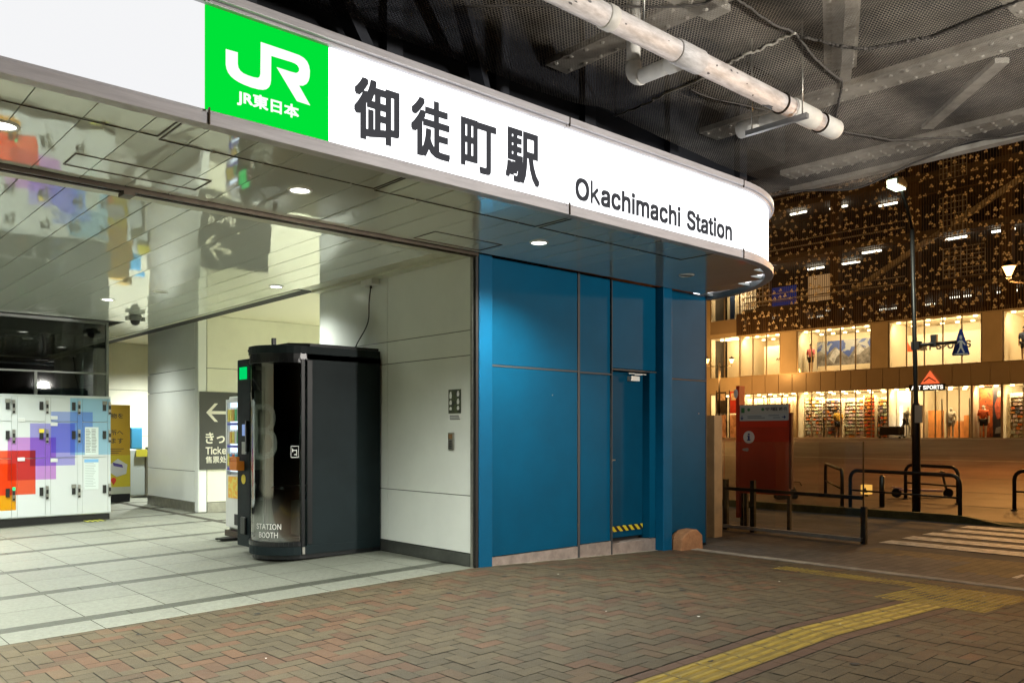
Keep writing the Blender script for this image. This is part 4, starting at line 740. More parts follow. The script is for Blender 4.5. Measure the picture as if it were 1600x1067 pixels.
# ------------------------------------------------------------------ station booth
def booth():
    t = thing('office_booth', 'black single person work booth with curved glass door against the white wall', 'booth', (4.8, 8.8, 0))
    y0, y1, xb = 8.28, 9.46, 5.40; cx, cy, r = 4.46, 8.70, .42
    def outline(rr, grow=0., n=18):
        o = [(xb, y0 - grow)]
        o += [(cx + (rr) * math.cos(a), cy + rr * math.sin(a)) for a in [(-math.pi / 2 - math.pi * k / n) for k in range(n + 1)]]
        o += [(4.40, cy + rr), (xb, cy + rr)]; return o
    m = MB(); m.box(4.46, xb, y0, y0 + .03, .05, 2.30); m.build('side_panel', BOOTH, t, bevel=.004)
    m = MB(); m.box(4.46, xb, y1 - .03, y1, .05, 2.30); m.build('side_panel', BOOTH, t)
    m = MB(); m.box(5.37, xb, y0 + .03, y1 - .03, .05, 2.30); m.build('back_panel', BOOTH, t)
    m = MB(); m.prism(outline(.395), (0, 0, .0), UX, UY, (0, 0, .045)); m.build('plinth', BOOTHD, t)
    m = MB(); m.prism(outline(.425), (0, 0, .046), UX, UY, (0, 0, .09)); m.build('base_step', BOOTH, t, bevel=.008)
    m = MB(); m.prism(outline(.42), (0, 0, 2.16), UX, UY, (0, 0, .06)); m.build('head_rail', BOOTHD, t)
    m = MB(); m.prism(outline(.43), (0, 0, 2.221), UX, UY, (0, 0, .085)); m.build('roof_rim', BOOTH, t, bevel=.01)
    m = MB(); m.prism([(4.30, 8.40), (4.5, 8.281), (5.38, 8.285), (5.38, 9.4), (4.3, 9.4)], (0, 0, 2.307), UX, UY, (0, 0, .03)); m.box(4.42, 4.46, 9.0, 9.04, 2.337, 2.45); m.build('roof', BOOTHD, t)
    # curved door: glass with top, bottom and side frame
    m = MB(); n = 24
    ang = [-math.pi / 2 - .12 - (math.pi - .3) * k / n for k in range(n + 1)]
    for rr in (.405,):
        k0 = len(m.v)
        for a in ang: m.v += [(cx + rr * math.cos(a), cy + rr * math.sin(a), .19), (cx + rr * math.cos(a), cy + rr * math.sin(a), 2.12)]
        for i in range(n): m.f.append([k0 + 2 * i, k0 + 2 * i + 1, k0 + 2 * i + 3, k0 + 2 * i + 2]); m.sm.append(True); m.t.append(None)
    dr = m.build('glass_door', GLSB, t)
    m = MB()
    for zz, hh in ((.14, .05), (2.12, .04)):
        for i in range(n):
            a, b = ang[i], ang[i + 1]; pa = (cx + .41 * math.cos(a), cy + .41 * math.sin(a)); pb = (cx + .41 * math.cos(b), cy + .41 * math.sin(b))
            m.bar((*pa, zz + hh / 2), (*pb, zz + hh / 2), .03, hh)
    for a in (ang[0], ang[-1]): m.bar((cx + .41 * math.cos(a), cy + .41 * math.sin(a), .14), (cx + .41 * math.cos(a), cy + .41 * math.sin(a), 2.16), .05, .04)
    m.build('door_frame', BOOTHD, dr)
    m = MB(); m.box(4.462, 4.52, y0 - .012, y0, .16, 2.15); m.build('door_edge', BOOTHD, t)
    m = MB(); m.box(4.40, 4.43, y0 - .018, y0 - .006, .055, .13); m.build('latch', STEEL, t)
    # curved lettering follows the glass
    def curved(body, a0, a1, za, zb, mm, name, bold=.0, squeeze=1):
        P, F = glyph_mesh(body); xs = [p[0] for p in P]; ys = [p[1] for p in P]; x0_, x1_, y0_, y1_ = min(xs), max(xs), min(ys), max(ys)
        vs = []
        for p in P:
            u = (p[0] - x0_) / (x1_ - x0_); v = (p[1] - y0_) / (y1_ - y0_); a = a0 + (a1 - a0) * u
            vs.append((cx + .409 * math.cos(a), cy + .409 * math.sin(a), za + (zb - za) * v))
        q = MB(); q.add(vs, F); return q.build(name, mm, dr)
    A = lambda deg: R(deg)
    curved('STATION', A(-172), A(-128), .325, .385, WHITEPAINT, 'lettering', .03)
    curved('BOOTH', A(-166), A(-133), .235, .295, WHITEPAINT, 'lettering', .03)
    # dotted B mark
    P, F = glyph_mesh('B'); tris = [[Vector(P[i]) for i in f] for f in F]
    xs = [p[0] for p in P]; ys = [p[1] for p in P]; x0_, x1_, y0_, y1_ = min(xs), max(xs), min(ys), max(ys)
    def inside(px, py):
        for a, b, d in tris:
            s1 = (b.x - a.x) * (py - a.y) - (b.y - a.y) * (px - a.x); s2 = (d.x - b.x) * (py - b.y) - (d.y - b.y) * (px - b.x); s3 = (a.x - d.x) * (py - d.y) - (a.y - d.y) * (px - d.x)
            if (s1 >= 0 and s2 >= 0 and s3 >= 0) or (s1 <= 0 and s2 <= 0 and s3 <= 0): return True
        return False
    q = MB(); nu, nv = 22, 50
    for i in range(nu):
        for j in range(nv):
            u = (i + (.5 if j % 2 else 0)) / nu; v = j / nv
            if not inside(x0_ + (x1_ - x0_) * u, y0_ + (y1_ - y0_) * v): continue
            a = A(-176 + 42 * u); z = 1.08 + .60 * v; da = .0095; dz = .0042
            P_ = lambda a_, z_: (cx + .4085 * math.cos(a_), cy + .4085 * math.sin(a_), z_)
            q.add([P_(a - da, z), P_(a, z - dz), P_(a + da, z), P_(a, z + dz)], [(0, 1, 2, 3)])
    q.build('logo_mark', mat('dot_print', (.45, .52, .46), .5), dr)
    # arrow icon in a square
    q = MB(); 
    def cb(a, z, da, dz): 
        P_ = lambda a_, z_: (cx + .4092 * math.cos(a_), cy + .4092 * math.sin(a_), z_)
        q.add([P_(a - da, z - dz), P_(a + da, z - dz), P_(a + da, z + dz), P_(a - da, z + dz)], [(0, 1, 2, 3)])
    a0 = A(-108); 
    cb(a0, 1.22, .1, .003); cb(a0, 1.10, .1, .003); cb(a0 - .098, 1.16, .005, .06); cb(a0 + .098, 1.16, .005, .06)
    cb(a0 - .01, 1.175, .05, .005); cb(a0 - .055, 1.185, .012, .008); cb(a0 - .055, 1.165, .012, .008); cb(a0 + .05, 1.15, .007, .035); cb(a0 + .01, 1.13, .025, .005)
    q.build('arrow_icon', WHITEPAINT, dr)
    m = MB(); m.tube([(cx + .44 * math.cos(R(-112)), cy + .44 * math.sin(R(-112)), .9), (cx + .44 * math.cos(R(-112)), cy + .44 * math.sin(R(-112)), 1.0)], .008, 8)
    # interior
    m = MB(); m.box(4.85, 5.36, 8.32, 9.40, .137, .55); m.build('seat', mat('seat_fabric', (.14, .18, .16), .8), t)
    m = MB(); m.box(4.6, 5.36, 9.1, 9.42, .70, .73); m.build('desk', BOOTHD, t)
    m = MB(); m.box(5.33, 5.365, 8.4, 9.3, .9, 1.9); m.build('inner_wall', mat('inner_felt', (.34, .42, .36), .8), t)
    # reader column at the far side of the door
    m = MB(); m.box(4.20, 4.40, 9.125, 9.46, .06, 2.21); ct = m.build('control_column', BOOTH, t, bevel=.006)
    m = MB(); m.box(4.188, 4.199, 9.20, 9.38, 1.98, 2.12); m.build('status_display', emit('status_green', (.0, .75, .16), .9), ct)
    m = MB(); m.box(4.185, 4.199, 9.22, 9.30, 1.33, 1.46); m.build('screen', emit('screen_blue', (.35, .5, .9), .7), ct)
    m = MB(); m.box(4.185, 4.199, 9.21, 9.31, 1.12, 1.26); m.build('reader', mat('reader_grey', (.35, .38, .36), .4), ct)
    m = MB(); m.box(4.16, 4.199, 9.14, 9.17, 1.15, 1.5); m.build('door_pull', BOOTHD, ct)
    m = MB(); m.box(4.10, 4.199, 9.26, 9.46, .93, 1.04); m.box(4.10, 4.14, 9.26, 9.46, 1.04, 1.09); m.build('tray', mat('orange_plastic', (.75, .22, .02), .4), ct, bevel=.01)
    m = MB(); m.prism([(.055 * math.cos(k * math.pi / 8), .055 * math.sin(k * math.pi / 8)) for k in range(16)], (4.199, 9.29, .83), NY, UZ, (-.003, 0, 0)); m.build('sticker', mat('yellow_sticker', (.7, .55, .02), .5), ct)
    m = MB(); m.box(4.17, 4.199, 9.20, 9.32, .20, .40); m.build('floor_sensor', BOOTHD, ct, bevel=.01)
    return t
booth()

# ------------------------------------------------------------------ vending machine behind the booth
def vending():
    t = thing('vending_machine', 'lit drinks vending machine half hidden behind the dark booth', 'vending machine', (5.0, 10.2, 0))
    x0, x1, y0, y1 = 4.62, 5.36, 9.74, 10.78
    vw = mat('vending_white', (.55, .56, .54), .35, var=.05)
    m = MB(); m.box(x0 + .05, x1, y0, y1, .10, 1.84); m.build('cabinet', vw, t, bevel=.012)
    m = MB(); m.box(x0, x0 + .05, y0 + .02, y1 - .02, .14, .82); m.box(x0, x0 + .05, y0 + .02, y0 + .06, .82, 1.8); m.box(x0, x0 + .05, y1 - .06, y1 - .02, .82, 1.8); m.box(x0, x0 + .05, y0 + .06, y1 - .06, 1.76, 1.8)
    m.build('front_panel', vw, t)
    m = MB(); m.box(x0 + .045, x0 + .052, y0 + .06, y1 - .06, .86, 1.76); d = m.build('display_window', emit('display_light', (.72, .88, 1.0), 1.6), t)
    rnd = random.Random(5)
    cols = [(.05, .25, .5), (.5, .3, .05), (.1, .4, .15), (.5, .5, .5), (.55, .1, .05), (.1, .35, .45), (.6, .5, .1)]
    for zz in (.90, 1.19, 1.48):
        y = y0 + .11; bt = MB()
        while y < y1 - .09:
            c = rnd.choice(cols); bt.box(x0 + .005, x0 + .04, y, y + .05, zz + .035, zz + .19, tint=c); bt.box(x0 + .012, x0 + .032, y + .013, y + .037, zz + .19, zz + .215, tint=(.7, .7, .7)); y += .075
        bt.build('bottle_row', BOXES, d)
    bb = mat('button_blue', (.03, .04, .35), .3)
    for zz in (.885, 1.175, 1.465):
        m = MB(); m.box(x0 - .004, x0 + .04, y0 + .07, y1 - .07, zz, zz + .03); m.build('button_strip', bb, d)
    m = MB(); m.box(x0 - .004, x0 - .001, y0 + .10, y1 - .1, .52, .80); m.build('advert', picture_mat('advert_print', [(.6, .06, .02), (.7, .35, .03), (.65, .55, .1), (.5, .2, .05)], 9), t)
    m = MB(); m.box(x0 - .012, x0 - .001, y0 + .06, y0 + .22, .36, .50); m.build('payment_panel', DARKPRINT, t)
    m = MB(); m.box(x0 - .01, x0 - .001, y0 + .25, y1 - .3, .18, .32); m.build('collection_flap', BLACK, t)
    m = MB(); m.box(x0 - .02, x1, y0 + .03, y1 - .03, .02, .098); m.build('base', BRONZE, t)
    m = MB(); m.box(x0 + .03, x0 + .08, y0 + .3, y1 - .35, 1.845, 2.0); m.build('top_board', BLACK, t)
    return t
vending()
m = MB(); m.prism([(.0, 0), (.16, -.05), (.3, .02), (.26, .14), (.1, .18), (-.03, .1)], (4.42, 10.45, .0), UX, UY, (0, 0, .02))
tag(m.build('floor_mat', BLACK), 'small dark mat on the floor in front of the vending machine', 'mat')

# ------------------------------------------------------------------ column block with the ticket guide sign
C0 = thing('white_column', 'broad white panelled column carrying the ticket guide sign', 'column', (6.3, 15.5, 0))
xc, yc, xe, ye = 5.71, 14.45, 9.9, 16.95
m = MB(); m.box(xc + .03, xe, yc + .03, ye - .03, -.02, 3.42); m.build('column_core', BLACKGAP, C0)
zz = [.16, .70, 2.13, 2.50, 3.42]
for i in range(4):
    m = MB(); m.box(xc, xc + .03, yc + .16, ye, zz[i] + .005, zz[i + 1] - .005); m.build('column_panel', WHITEP, C0)
zz = [.16, 2.50, 3.42]
for i in range(2):
    m = MB(); m.box(xc + .16, xe, yc, yc + .03, zz[i] + .005, zz[i + 1] - .005); m.build('column_panel', CREAM, C0)
m = MB(); m.prism([(0, 0), (.155, 0), (.155, .03), (.03, .155), (0, .155)], (xc - .005, yc - .005, -.01), UX, UY, (0, 0, 3.42)); m.build('corner_panel', WHITEP, C0, bevel=.02)
m = MB(); m.box(xc + .16, xe, yc - .008, yc + .03, -.02, .155); m.box(xc - .008, xc + .03, yc + .16, ye, -.02, .155); m.build('baseboard', STEEL, C0)
G = thing('ticket_guide_sign', 'dark grey ticket guide sign with left arrow on the white column', 'sign', (6.3, yc, 1.4))
m = MB(); m.box(5.86 - .13, 7.0, yc - .025, yc - .002, .735, 2.085); m.build('sign_board', SIGNGREY, G)
yg = yc - .027
m = MB(); m.prism([(5.84, 1.725), (5.99, 1.885), (6.05, 1.885), (5.93, 1.752), (6.25, 1.752), (6.25, 1.698), (5.93, 1.698), (6.05, 1.565), (5.99, 1.565)], (0, yg, 0), UX, UZ, (0, -.003, 0)); m.build('arrow', LETTERW, G)
text('きっぷ', (5.83, yg, 1.185), UX, UZ, .56, .195, LETTERW, G, bold=.02)
text('Ticket', (5.83, yg, .995), UX, UZ, .42, .135, LETTERW, G, bold=.03)
text('售票处', (5.83, yg, .845), UX, UZ, .37, .12, LETTERW, G, bold=.012)
# far walls and corridor
BW = thing('corridor_wall', 'cream panelled wall at the far end of the station corridor', 'wall', (5.5, 20.2, 0))
for (x0, x1, za, zb) in ((1.0, 6.95, .14, 1.3), (1.0, 6.95, 1.31, 2.35), (1.0, 6.95, 2.36, 3.42)):
    m = MB(); m.box(x0, x1, 20.2, 20.26, za, zb); m.build('wall_panel', CREAM, BW)
m = MB(); m.box(6.95, 7.30, 20.05, 20.4, -.02, 3.42); m.build('pilaster', CREAM, BW)
m = MB(); m.box(1.0, 6.949, 20.17, 20.26, -.02, .135); m.build('baseboard', STEEL, BW)
m = MB(); m.box(1, 6.9, 20.262, 20.4, 0, 3.4); m.build('wall_core', BLACKGAP, BW)
BW2 = thing('passage_wall', 'pinkish cream wall of the passage behind the column with two handrails', 'wall', (8, 24, 0))
m = MB(); m.box(5, 12, 24.0, 24.2, -.05, 3.42); m.build('wall_face', mat('passage_paint', (.70, .60, .46), .5, var=.06), BW2)
m = MB()
for z in (.75, .95): m.tube([(5.2, 23.93, z), (11, 23.93, z)], .022, 8)
m.build('handrail', STEEL, BW2)
m = MB(); m.box(5, 12, 23.96, 24.0, .0, .14); m.build('baseboard', BRONZE, BW2)
m = MB(); m.quad((7.3, 22.2, .02), (9.8, 22.2, .02), (9.8, 23.9, .02), (7.3, 23.9, .02)); struct(m.build('yellow_floor', mat('yellow_floor_paint', (.62, .46, .05), .5)))
m = MB(); m.box(9.9, 10.1, 9.75, 24, -.1, 3.5); m.box(-8.2, -8.0, 4.9, 24, -.4, 3.5); m.box(XW + .31, 9.9, 9.6, 9.74, -.1, 3.5); m.box(-8, 1, 20.3, 20.5, -.3, 3.5)
tag(m.build('station_side_wall', CREAM), 'plain cream inner walls closing the station behind the white wall', 'wall')

# glazed office above and behind the lockers
GP = thing('glass_partition', 'dark glazed office partition rising above the lockers to the ceiling', 'partition', (2, 14.6, 0))
YG = 14.62
dark = mat('partition_frame', (.16, .17, .16), .4, metal=.4)
m = MB(); m.box(-8, 4.26, YG, YG + .012, 2.34, 3.13); m.box(-8, 4.26, YG, YG + .012, 1.9, 2.31); m.build('pane', GLSD, GP)
m = MB(); m.box(-8, 4.30, YG - .03, YG + .03, 2.312, 2.338); m.box(3.22, 3.26, YG - .028, YG + .028, 1.9, 2.311); m.box(1.2, 1.24, YG - .028, YG + .028, 1.9, 2.311)
m.box(4.262, 4.30, YG - .029, YG + .029, 0, 3.17); m.box(-8, 4.26, YG - .03, YG + .05, 3.131, 3.175); m.build('frame', dark, GP)
m = MB(); m.box(4.10, 4.14, YG + .05, YG + .1, .0, 3.1); m.box(4.262, 4.30, YG + .031, 16.5, 0, 3.17); m.build('return_frame', dark, GP)
m = MB(); m.box(-8, 4.25, 17.3, 17.4, 0, 3.3); m.build('office_back', mat('office_dark', (.05, .055, .05), .8), GP)
m = MB(); m.tube([(4.0, 15.5, 0), (4.0, 15.5, 3.2)], .16, 20); m.build('office_pillar', mat('office_pillar_paint', (.4, .42, .38), .6), GP)
m = MB(); m.box(2.9, 3.35, 17.25, 17.295, 2.5, 3.1); m.build('office_notice', mat('office_notice', (.25, .28, .24), .6), GP)

# ------------------------------------------------------------------ lockers
def lockers():
    t = thing('coin_lockers', 'bank of white coin lockers printed with overlapping coloured squares', 'lockers', (3.2, 14.5, 0))
    LP = locker_mat(); y = 14.5; pitch = .455; xr = 4.30
    white = mat('locker_white', (.55, .585, .58), .3); seam = mat('locker_seam', (.06, .065, .065), .6)
    def g(x): return 0
    m = MB(); m.box(1.0, xr, y + .012, 15.1, .07, 1.95); m.build('cabinet', white, t)
    m = MB(); m.box(1.0, xr - .01, y + .02, 15.1, -.07, .069); m.build('plinth', BLACK, t)
    m = MB(); m.box(1.0, xr, y - .002, y + .012, 1.925, 1.955); m.build('top_rail', white, t)
    rows = [(.085, .975), (.985, 1.535), (1.545, 1.918)]
    rnd = random.Random(2); yellow = mat('locker_tag', (.7, .55, .05), .5)
    for c in range(7):
        xR = xr - .045 - pitch * c; xL = xR - .375
        for ri, (za, zb) in enumerate(rows):
            m = MB(); m.box(xL, xR, y - .002, y + .012, za, zb); d = m.build('door', LP, t, bevel=.002)
            hz = {0: .40, 1: 1.27, 2: 1.72}[ri]
            m = MB(); m.box(xR - .075, xR - .025, y - .02, y - .0025, hz, hz + .13); m.build('handle', BLACK, d)
            if rnd.random() < .5:
                m = MB(); m.box(xR - .085, xR - .015, y - .026, y - .0205, hz + .10, hz + .16); m.build('number_plate', yellow if (ri == 1 and c in (0, 2)) else mat('plate_grey', (.2, .2, .17), .4), d)
            m = MB(); m.box(xR + .012, xR + .05, y - .012, y - .0022, hz - .06, hz + .15); k = m.build('key_lock', STEEL, t)
            m = MB(); m.box(xR + .016, xR + .046, y - .02, y - .0125, hz + .03, hz + .09); m.box(xR + .016, xR + .046, y - .02, y - .0125, hz - .05, hz - .02); m.build('key_slot', BLACK, k)
            if c == 3 and ri == 0:
                m = MB(); m.box(xR + .012, xR + .05, y - .024, y - .0205, hz + .10, hz + .15); m.build('status_lamp', emit('lock_green', (.05, .9, .3), 1.5), k)
        m = MB(); m.box(xR + .004, xR + pitch - .379, y - .002, y + .012, .085, 1.918) if c else m.box(xR + .004, xr, y - .002, y + .012, .085, 1.918); m.build('key_post', LP, t)
    for (x0, x1, z0, z1, n) in ((3.915, 4.115, 1.02, 1.46, 2), (3.905, 4.115, .47, .95, 1)):
        m = MB(); m.box(x0, x1, y - .006, y - .003, z0, z1); p = m.build('price_sheet', mat('sheet_paper', (.66, .74, .72), .5), t)
        q = MB()
        for k in range(16):
            zz_ = z1 - .04 - (z1 - z0 - .06) * k / 16
            for cc in range(n): 
                w_ = (x1 - x0 - .03) / n; q.box(x0 + .012 + cc * w_, x0 + .012 + cc * w_ + w_ * rnd.uniform(.6, .9), y - .0075, y - .0065, zz_, zz_ + .007)
        q.build('printed_lines', DARKPRINT if n == 2 else mat('line_grey', (.35, .4, .4), .5), p)
        if n == 1: q = MB(); q.box(x0, x1, y - .0078, y - .0064, z1 - .05, z1); q.build('sheet_header', mat('sheet_blue', (.2, .45, .75), .5), p)
    lw = mat('label_white', (.62, .64, .62), .4)
    for (x, z) in ((3.47, 1.575), (3.47, 1.475), (3.47, .915), (3.02, .94), (3.02, 1.535)):
        m = MB(); m.box(x - .05, x + .05, y - .012, y - .003, z, z + .055); m.build('locker_label', lw, t, bevel=.01)
lockers()
m = MB(); m.box(3.88, 4.16, 14.25, 14.46, gz(4) - .0 + .004, gz(4) + .012)
tag(m.build('floor_sticker', stripes_mat('floor_sticker_print', (.45, .45, .05), (.08, .09, .02), 14)), 'yellow striped sticker on the floor at the foot of the lockers', 'sticker')
# yellow luggage board
Yb = thing('luggage_board', 'tall yellow luggage service board standing behind the lockers', 'sign board', (5.1, 17.7, 0))
m = MB(); m.box(4.55, 5.62, 17.7, 18.0, .16, 1.93); m.build('board', mat('board_ochre', (.55, .33, .02), .5), Yb)
m = MB(); m.box(4.55, 5.62, 17.69, 17.699, .30, .93); m.build('picture_area', mat('board_yellow', (.62, .50, .03), .5), Yb)
m = MB(); m.box(4.55, 5.62, 17.688, 17.699, .16, .299); m.build('footer_strip', mat('board_foot', (.5, .52, .42), .5), Yb)
m = MB(); m.box(4.55, 5.62, 17.71, 17.98, .0, .159); m.build('base', BLACK, Yb)
for k, s_ in enumerate(('お荷物を', 'や', 'い場所へ', 'けします')):
    hgt = .105; nch = len(s_)
    x1_ = 5.50 if k != 1 else 5.25
    text(s_, (x1_ - nch * .125, 17.697, 1.66 - .165 * k), UX, UZ, nch * .125 - .015, hgt, DARKPRINT, Yb, bold=.012)
m = MB()
for k in range(3): m.box(4.9, 5.50 - .05 * k, 17.694, 17.698, 1.05 - .04 * k, 1.062 - .04 * k)
m.build('small_print', DARKPRINT, Yb)
m = MB(); m.prism([(-.16, .0), (.02, .14), (.2, .02), (.18, -.16), (.0, -.22), (-.14, -.12)], (5.36, 17.688, .72), UX, UZ, (0, -.004, 0)); m.build('parcel_picture', mat('parcel_print', (.6, .6, .58), .5), Yb)
m = MB(); m.prism([(-.08, .05), (.10, .0), (.12, -.06), (-.06, -.02)], (5.36, 17.682, .74), UX, UZ, (0, -.003, 0)); m.build('ribbon_picture', mat('ribbon_print', (.08, .05, .25), .5), Yb)
m = MB(); m.prism([(.05 * math.cos(k * math.pi / 6), .05 * math.sin(k * math.pi / 6)) for k in range(-1, 8)] + [(0, -.10)], (5.30, 17.688, .44), UX, UZ, (0, -.004, 0)); m.build('pin_mark', mat('pin_red', (.7, .05, .03), .5), Yb)
# ticket gate post
Gt = thing('gate_cabinet', 'grey metal gate cabinet with a blue panel behind the yellow board', 'ticket gate', (6.4, 19.3, 0))
m = MB(); m.box(6.35, 6.72, 19.0, 19.6, .0, .98); m.build('cabinet', mat('gate_steel', (.26, .25, .20), .35, metal=.6), Gt, bevel=.01)
m = MB(); m.box(6.02, 6.34, 19.0, 19.5, .02, 1.02); m.build('side_unit', mat('gate_pale', (.5, .56, .56), .4), Gt, bevel=.02)
m = MB(); m.box(6.05, 6.30, 19.02, 19.1, 1.021, 1.5); m.build('blue_panel', mat('gate_blue', (.06, .30, .55), .4), Gt, bevel=.03)
m = MB(); m.box(6.15, 6.38, 18.97, 18.99, .86, 1.02); m.build('notice', mat('gate_yellow', (.6, .55, .05), .5), Gt)
m = MB(); m.box(6.45, 6.6, 19.1, 19.3, .981, 1.06); m.build('reader', BLACK, Gt)
# security cameras
Dm = thing('dome_camera', 'round dome security camera under the concourse ceiling', 'security camera', (4.36, 13.5, ZC))
m = MB(); m.lathe([(.095, .0), (.095, -.055), (.085, -.075), (.07, -.08)], (4.36, 13.5, ZC), 20); m.build('housing', mat('camera_grey', (.10, .105, .095), .4), Dm)
m = MB(); m.lathe([(.068, -.08), (.064, -.115), (.04, -.145), (.0001, -.155)], (4.36, 13.5, ZC), 20); m.build('dome', BLACK, Dm)
SL = mat('camera_side', (.3, .3, .27), .5)
m = MB(); m.box(4.225, 4.262, 13.46, 13.54, ZC - .08, ZC - .02); m.build('side_light', SL, Dm); m = MB(); m.box(4.458, 4.495, 13.46, 13.54, ZC - .08, ZC - .02); m.build('side_light', SL, Dm)
Bc = thing('bullet_camera', 'pale bullet security camera on a bracket in the passage behind the column', 'security camera', (7.6, 20.0, 2.8))
m = MB(); m.bar((7.30, 20.1, 3.0), (7.75, 20.1, 3.0), .04, .04); m.bar((7.6, 20.1, 3.0), (7.6, 20.1, 2.75), .03, .03); m.build('bracket', STEEL, Bc)
m = MB(); m.tube([(7.75, 20.0, 2.80), (7.45, 19.9, 2.66)], .06, 12); m.build('body', FIX, Bc)

# ------------------------------------------------------------------ railway viaduct overhead
V = thing('viaduct', 'dark steel railway viaduct with riveted girders over the pavement', 'viaduct', (2, 0, 6.2))
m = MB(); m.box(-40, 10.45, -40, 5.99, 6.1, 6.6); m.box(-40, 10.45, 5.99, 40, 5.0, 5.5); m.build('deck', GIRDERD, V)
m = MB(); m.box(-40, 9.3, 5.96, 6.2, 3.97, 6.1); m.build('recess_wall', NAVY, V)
m = MB()
STF = mat('stiffener_paint', (.022, .025, .034), .6, var=.3)
for x in (1.2, 2.6, 3.9, 5.1, 6.3, 7.7, 9.1):
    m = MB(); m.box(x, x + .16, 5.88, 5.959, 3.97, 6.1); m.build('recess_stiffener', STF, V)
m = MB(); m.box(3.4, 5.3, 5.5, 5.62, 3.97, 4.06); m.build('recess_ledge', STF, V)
for a, b in (((2.7, 5.5, 5.4), (3.9, 5.86, 4.1)), ((4.1, 5.4, 5.5), (5.0, 5.86, 4.2))):
    m = MB(); m.bar(a, b, .12, .12); m.build('recess_brace', STF, V)
def rivets(m, p, q, n, r=.027, nrm=(0, 0, -1)):
    p = Vector(p); q = Vector(q); nv = Vector(nrm)
    for i in range(n):
        c = p.lerp(q, (i + .5) / n); d = (q - p).normalized(); e = d.cross(nv); k = 8; vs = []
        for rr, hh in ((r, 0), (r * .75, r * .5)):
            vs += [c + (d * math.cos(2 * math.pi * j / k) + e * math.sin(2 * math.pi * j / k)) * rr + nv * hh for j in range(k)]
        vs.append(c + nv * r * .72)
        m.add(vs, [(j, (j + 1) % k, k + (j + 1) % k, k + j) for j in range(k)] + [(k + j, k + (j + 1) % k, 2 * k) for j in range(k)], True)
def girder(p, q, wd, ht, rows, n, mm=GIRDER):
    m = MB(); m.bar(p, q, wd, ht); o = m.build('girder', mm, V)
    p = Vector(p); q = Vector(q); e = (q - p).normalized().cross(Vector((0, 0, 1))); rm = MB()
    for s_ in rows: rivets(rm, p + e * s_ - Vector((0, 0, ht / 2)), q + e * s_ - Vector((0, 0, ht / 2)), n)
    rm.build('rivet_row', mm, o)
    return o
girder((8.46, 5.9, 4.92), (8.46, -6, 4.92), .36, .06, (-.11, .11), 78)
girder((10.25, 5.9, 4.80), (10.25, -8, 4.80), .34, .06, (-.11, .0, .11), 90)
girder((9.98, 3.98, 4.86), (8.72, 2.80, 4.86), .13, .05, (), 0)
girder((9.98, .2, 4.86), (8.72, 1.6, 4.86), .13, .05, (), 0)
girder((6.75, 3.30, 5.02), (8.25, 4.10, 5.02), .10, .30, (), 0)
girder((6.55, 3.28, 5.0), (8.05, 4.05, 5.0), .30, .04, (-.1, .1), 20)
girder((3.0, 4.42, 4.98), (6.2, 4.20, 4.98), .22, .06, (), 0)
girder((5.9, 5.9, 4.98), (5.9, -6, 4.98), .3, .06, (-.1, .1), 60)
girder((3.3, 5.9, 4.98), (3.3, -6, 4.98), .3, .06, (-.1, .1), 60)
girder((.7, 5.9, 4.98), (.7, -6, 4.98), .3, .06, (-.1, .1), 60)
for y in (2.4, -.8, -3.8): girder((-8, y, 5.06), (10.1, y, 5.06), .30, .06, (-.1, .1), 110)
m = MB(); m.box(10.36, 10.40, -40, 7.0, 4.66, 6.1); m.build('edge_plate', GIRDERD, V)
m = MB(); m.box(10.32, 10.46, -8, 5.9, 4.60, 4.66); m.build('edge_flange', GIRDER, V)
# fall net below the girders
def zn(x, y):
    z = 4.60
    z += .03 * math.sin(x * 1.0 + .6) * math.sin(y * 1.1 + .4) + .006 * math.sin(x * 3.1 + y * 2.2) + .003 * math.sin(x * 6.3 - y * 4.1)
    z += .06 * math.exp(-((y - 3.64) / .25) ** 2) + .06 * math.exp(-((x - 6.45) / .25) ** 2)
    z -= .13 * math.exp(-(((x - 8.7) / 1.1) ** 2 + ((y - 5.2) / .8) ** 2))
    z -= .16 * math.exp(-((x - 10.2) / .8) ** 2) * math.exp(-((y - 4.9) / .55) ** 2)
    return z
m = MB(); X0, X1, Y0, Y1 = -6, 10.33, -6, 6.5; nx, ny = 130, 100
vs = [(X0 + (X1 - X0) * i / nx, Y0 + (Y1 - Y0) * j / ny, zn(X0 + (X1 - X0) * i / nx, Y0 + (Y1 - Y0) * j / ny)) for j in range(ny + 1) for i in range(nx + 1)]
m.add(vs, [(j * (nx + 1) + i, j * (nx + 1) + i + 1, (j + 1) * (nx + 1) + i + 1, (j + 1) * (nx + 1) + i) for j in range(ny) for i in range(nx) if vs[j * (nx + 1) + nx][1] < 5.70 or vs[i + 1][0] > 9.4], True)
N = m.build('fall_net', NET)
tag(N, 'grey fine meshed safety net sagging under the viaduct girders', 'net')
def rope(pts, r, mm, name, wob=.0, n=60):
    P = []
    for (a, b) in zip(pts, pts[1:]):
        for k in range(n):
            t = k / n; x = a[0] + (b[0] - a[0]) * t; y = a[1] + (b[1] - a[1]) * t
            P.append((x + random.uniform(-wob, wob), y + random.uniform(-wob, wob), zn(x, y) - .012 - (a[2] if len(a) > 2 else 0) * math.sin(math.pi * t)))
    q = MB(); q.tube(P, r, 6); return q.build(name, mm, N)
rope([(2.0, 3.64), (5.3, 3.61), (6.5, 3.65), (7.5, 3.75), (8.4, 4.30), (9.3, 4.1), (10.2, 3.6)], .011, ROPE, 'net_rope', .006)
rope([(6.55, 3.64), (6.92, 3.25), (7.13, 2.80), (7.05, 2.0), (7.0, 0)], .013, ROPE, 'net_rope', .008)
rope([(6.64, 5.75), (6.49, 4.56), (6.36, 4.11), (6.46, 3.64)], .012, ROPEW, 'net_lacing', .022, 26)
